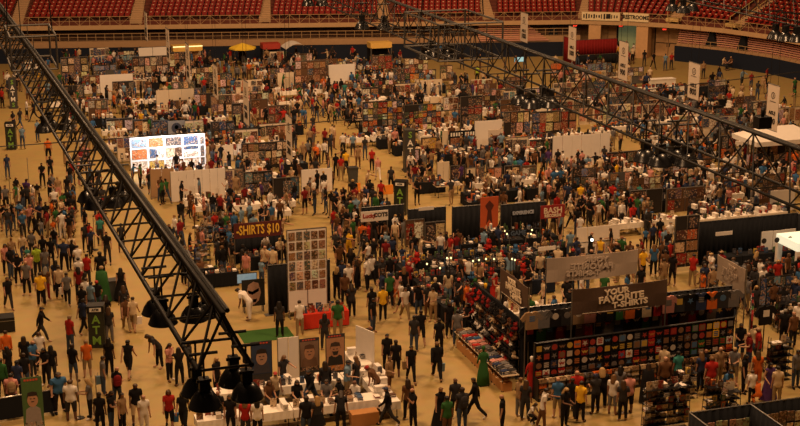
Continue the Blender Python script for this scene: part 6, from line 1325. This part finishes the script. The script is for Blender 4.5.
 (644, 67, 'black', 'charcoal', 'standing', 180, {}), (653, 69, 'black', 'black', 'walking', 20, {}), (665, 71, 'light blue', 'denim', 'standing', 180, {}), (671, 70, 'red', 'charcoal', 'standing', 10, {}), (703, 79, 'tan', 'charcoal', 'standing', 190, {}), (723, 70, 'cream', 'charcoal', 'sitting', 40, {}), (731, 70, 'brown', 'black', 'sitting', 300, {}), (794, 97, 'green', 'charcoal', 'standing', 200, {}), (477, 84, 'lime', 'black', 'standing', 180, {}), (461, 92, 'black', 'charcoal', 'standing', 20, {}), (452, 88, 'grey', 'brown', 'standing', 20, {}), (446, 70, 'black', 'tan', 'walking', 30, {}), (462, 70, 'black', 'charcoal', 'walking', 190, {}), (483, 88, 'cream', 'charcoal', 'standing', 200, {}), (488, 90, 'black', 'khaki', 'standing', 180, {}), (497, 92, 'charcoal', 'black', 'walking', 30, {}), (504, 96, 'charcoal', 'charcoal', 'standing', 190, {}), (637, 56, 'black', 'black', 'standing', 200, {})):
    P(*a[:6], **a[6])
for i in range(18): P(22.8 + i * .54, 56.5 + 2.1 * (i % 2) + .3 * (i % 3), ['black', 'charcoal', 'white', 'black', 'green', 'black', 'blue', 'cream', 'black'][i % 9], 'black', 'idle', 40 * i, world=True)
NHAND = len(people)
# the rest of the visitors, by how densely each stretch of floor is filled
SHW = [('black', 30), ('charcoal', 12), ('grey', 7), ('white', 9), ('cream', 7), ('navy', 5), ('blue', 4), ('light blue', 4), ('red', 4), ('dark red', 4), ('orange', 1), ('yellow', 1), ('green', 3), ('pink', 3), ('purple', 1), ('brown', 6), ('tan', 6), ('teal', 1)]
LGW = [('black', 26), ('charcoal', 16), ('denim', 22), ('khaki', 10), ('brown', 5), ('grey', 6), ('tan', 4), ('navy', 4)]
def pick(w): return random.choices([a for a, _ in w], [b for _, b in w])[0]
def crowd(poly, n, sep=.42):
    xs = [p[0] for p in poly]; ys = [p[1] for p in poly]; pp = [Vector((a, b)) for a, b in poly]; k = 0
    for _ in range(n * 25):
        if k >= n: break
        x = random.uniform(min(xs), max(xs)); y = random.uniform(min(ys), max(ys))
        if not inside(x, y, pp): continue
        g = G(x, y)
        if not is_free(g.x, g.y, .12) or any((q['p'] - g).length < sep for q in people): continue
        r = R(); P(x, y, pick(SHW), pick(LGW), None, None, 'tee' if r < .7 else 'long' if r < .88 else 'tank' if r < .95 else 'hoodie', 'trousers' if R() < .68 else 'shorts', sc=.93 + .13 * R() if R() > .07 else .72, wide=1 if R() < .8 else 1.18); k += 1
for poly, n in (
 ([(0, 208), (20, 200), (78, 205), (80, 240), (40, 245), (0, 238)], 40), ([(70, 205), (105, 215), (120, 250), (90, 260)], 10), ([(55, 110), (95, 118), (100, 200), (72, 195), (60, 150)], 26), ([(0, 75), (48, 62), (55, 110), (50, 130), (0, 140)], 26), ([(0, 270), (40, 250), (100, 270), (110, 320), (40, 310)], 12),
 ([(60, 75), (330, 72), (400, 90), (330, 130), (60, 120)], 150), ([(120, 120), (310, 125), (330, 215), (190, 225), (130, 190)], 95), ([(330, 85), (470, 90), (560, 110), (470, 130), (345, 130)], 70), ([(300, 60), (400, 62), (420, 80), (340, 80)], 22), ([(60, 64), (300, 64), (300, 74), (60, 78)], 45),
 ([(300, 95), (330, 90), (345, 150), (395, 200), (345, 215), (300, 140)], 8), ([(380, 140), (620, 150), (640, 210), (480, 208), (410, 190)], 110), ([(560, 175), (640, 190), (650, 240), (580, 225)], 45), ([(640, 150), (800, 175), (800, 215), (650, 215)], 70), ([(560, 75), (640, 80), (700, 110), (800, 140), (800, 165), (640, 150), (560, 110)], 105),
 ([(690, 85), (760, 80), (800, 110), (800, 140), (720, 115)], 28), ([(180, 215), (285, 225), (290, 285), (240, 285), (190, 300), (170, 260)], 45), ([(325, 215), (360, 205), (420, 245), (420, 290), (380, 275), (345, 270)], 46), ([(330, 250), (400, 280), (410, 330), (385, 320), (345, 300)], 10), ([(640, 240), (670, 240), (690, 290), (650, 285)], 8),
 ([(690, 280), (800, 275), (800, 350), (770, 330), (740, 325), (700, 310)], 34), ([(400, 290), (470, 310), (475, 335), (445, 330), (405, 310)], 6), ([(530, 205), (575, 205), (580, 245), (545, 240)], 18), ([(500, 215), (545, 215), (545, 235), (500, 235)], 6), ([(425, 255), (545, 258), (560, 300), (520, 300), (440, 290)], 18),
 ([(240, 395), (400, 385), (395, 400), (240, 412)], 8), ([(535, 255), (640, 255), (645, 290), (545, 300)], 26), ([(690, 360), (760, 352), (770, 380), (700, 385)], 5), ([(440, 60), (560, 66), (640, 72), (560, 80), (450, 72)], 14), ([(614, 56), (634, 56), (634, 66), (614, 66)], 14)):
    crowd(poly, int(n * 1.45) if n > 40 else n)
print('people', len(people), 'by hand', NHAND)
people.sort(key=lambda d: -PX(d['p'])[2])
for i, d in enumerate(people[:298]): build_person(d, i < 90)
crowd_object(people[298:])
# carried things of the nearest people
def bag(px, py, z, cn, label):
    p = G(px, py); o = MB().prism([(-.15, 0), (.15, 0), (.17, .36), (-.17, .36)], -.05, .05).tube((-.08, 0, .36), (-.04, 0, .52), .01, 4).tube((.08, 0, .36), (.04, 0, .52), .01, 4).obj('shopping_bag', CLOTH, None, C[cn], (p.x, p.y, z)); tag(o, label, 'bag', 'carried shopping bags')
for a in ((63, 301, .35, 'white', 'white shopping bag carried by the walker in grey beside the cream shirt'), (175, 429, .3, 'blue', 'blue bag carried between the red top and the black top'), (406, 380, .5, 'tan', 'tan bag on the arm of a walker in black'), (441, 378, .3, 'light blue', 'light blue bag carried by a heavy walker in black'), (747, 392, .4, 'white', 'white bag carried beside the shopper in orange'), (100, 393, .4, 'light blue', 'light blue bag beside the slim person in grey'), (139, 330, .3, 'white', 'white bag carried by the person in cream')):
    bag(*a)
def backpack(px, py, cn, label):
    p = G(px, py); o = MB().lathe([(.12, 0), (.17, .05), (.17, .3), (.12, .42), (.03, .46)], n=12, sy=.6).box((-.1, -.13, .06), (.1, -.08, .22)).obj('backpack', CLOTH, None, C[cn], (p.x + .02, p.y - .2, 1.0)); tag(o, label, 'backpack', 'backpacks')
for a in ((13, 414, 'tan', 'tan backpack on the person in pink behind the barricade'), (118, 407, 'dark red', 'dark red backpack worn by a person in black'), (462, 429, 'charcoal', 'charcoal backpack on the person in jeans'), (316, 168, 'orange', 'orange backpack in the far middle aisle')): backpack(*a)

flush_prints(); flush_goods()
# ---------------------------------------------------------------- labels that single each thing out, by what stands nearest
ORD = ['closest', 'second closest', 'third closest', 'fourth closest', 'fifth closest', 'sixth closest', 'seventh closest', 'eighth closest', 'ninth closest', 'tenth closest', 'eleventh closest', 'twelfth closest'] + ['%dth closest' % k for k in range(13, 60)]
LAND = [(p if len(p.split()) <= 6 else ' '.join(p.split()[:6]), x, y) for p, x, y in LAND]
seen_ = {}
for p, x, y in LAND: seen_[p] = seen_.get(p, 0) + 1
LAND = [l for l in LAND if seen_[l[0]] == 1 and not l[0].split()[-1] in ('the', 'of', 'a', 'in', 'on', 'and', 'before', 'beside', 'by', 'behind', 'to', 'far', 'with', 'over', 'small', 'under', 'black', 'blue', 'middle', 'white')]
buckets = {}
for o, ph, cat, gp in AUTO:
    x, y = o.location.x, o.location.y; L = min(LAND, key=lambda l: (l[1] - x) ** 2 + (l[2] - y) ** 2)
    if 'truss' in ph or 'domed' in ph: pass
    d = math.hypot(L[1] - x, L[2] - y); buckets.setdefault((ph, L[0]), []).append((d, o, cat, gp))
for (ph, ln), v in buckets.items():
    v.sort(key=lambda q: q[0])
    for i, (d, o, cat, gp) in enumerate(v):
        rel = ('near the ' if len(v) == 1 else ORD[i].replace('1th', '1st').replace('2th', '2nd').replace('3th c', '3rd c').replace('13rd', '13th') + ' to the ')
        lb = ph + ', ' + rel + ln
        for a_, b_ in (('rectangular ', ''), ('with both arms raised', 'arms raised'), ('with hands together', 'hands together'), ('with one arm bent', 'arm bent'), ('with one hand raised', 'hand raised'), ('long-sleeved top', 'long sleeves'), (' standing,', ','), (' on a table', ''), (' hung with small pictures', ''), (' under the lighting truss', ''), ('sleeveless top', 'vest'), (' above the dark toy counters', ''), (' fixed along a black drape', ''), (' with a dark window', ''), (' with round ears on the plush shelves', ''), (' on a flank counter', ''), (' and cape', ' cape'), (' metres tall', ' metres'), ('hands together', 'hands joined'), (' person in ', ' visitor in '), ('small long-haired', 'small'), ('small bald', 'small'), ('heavy bald', 'heavy'), ('heavy capped', 'heavy'), ('small capped', 'small'), ('-haired person', '-haired'), ('near the ', 'near '), (' to the ', ' to '), (' arm bent', ''), (' hand raised', ''), (' and ', ' '), (' walking', '')):
            if len(lb.replace('.', ' ').replace('-', ' ').split()) > 16: lb = lb.replace(a_, b_)
        tag(o, lb, cat, gp)
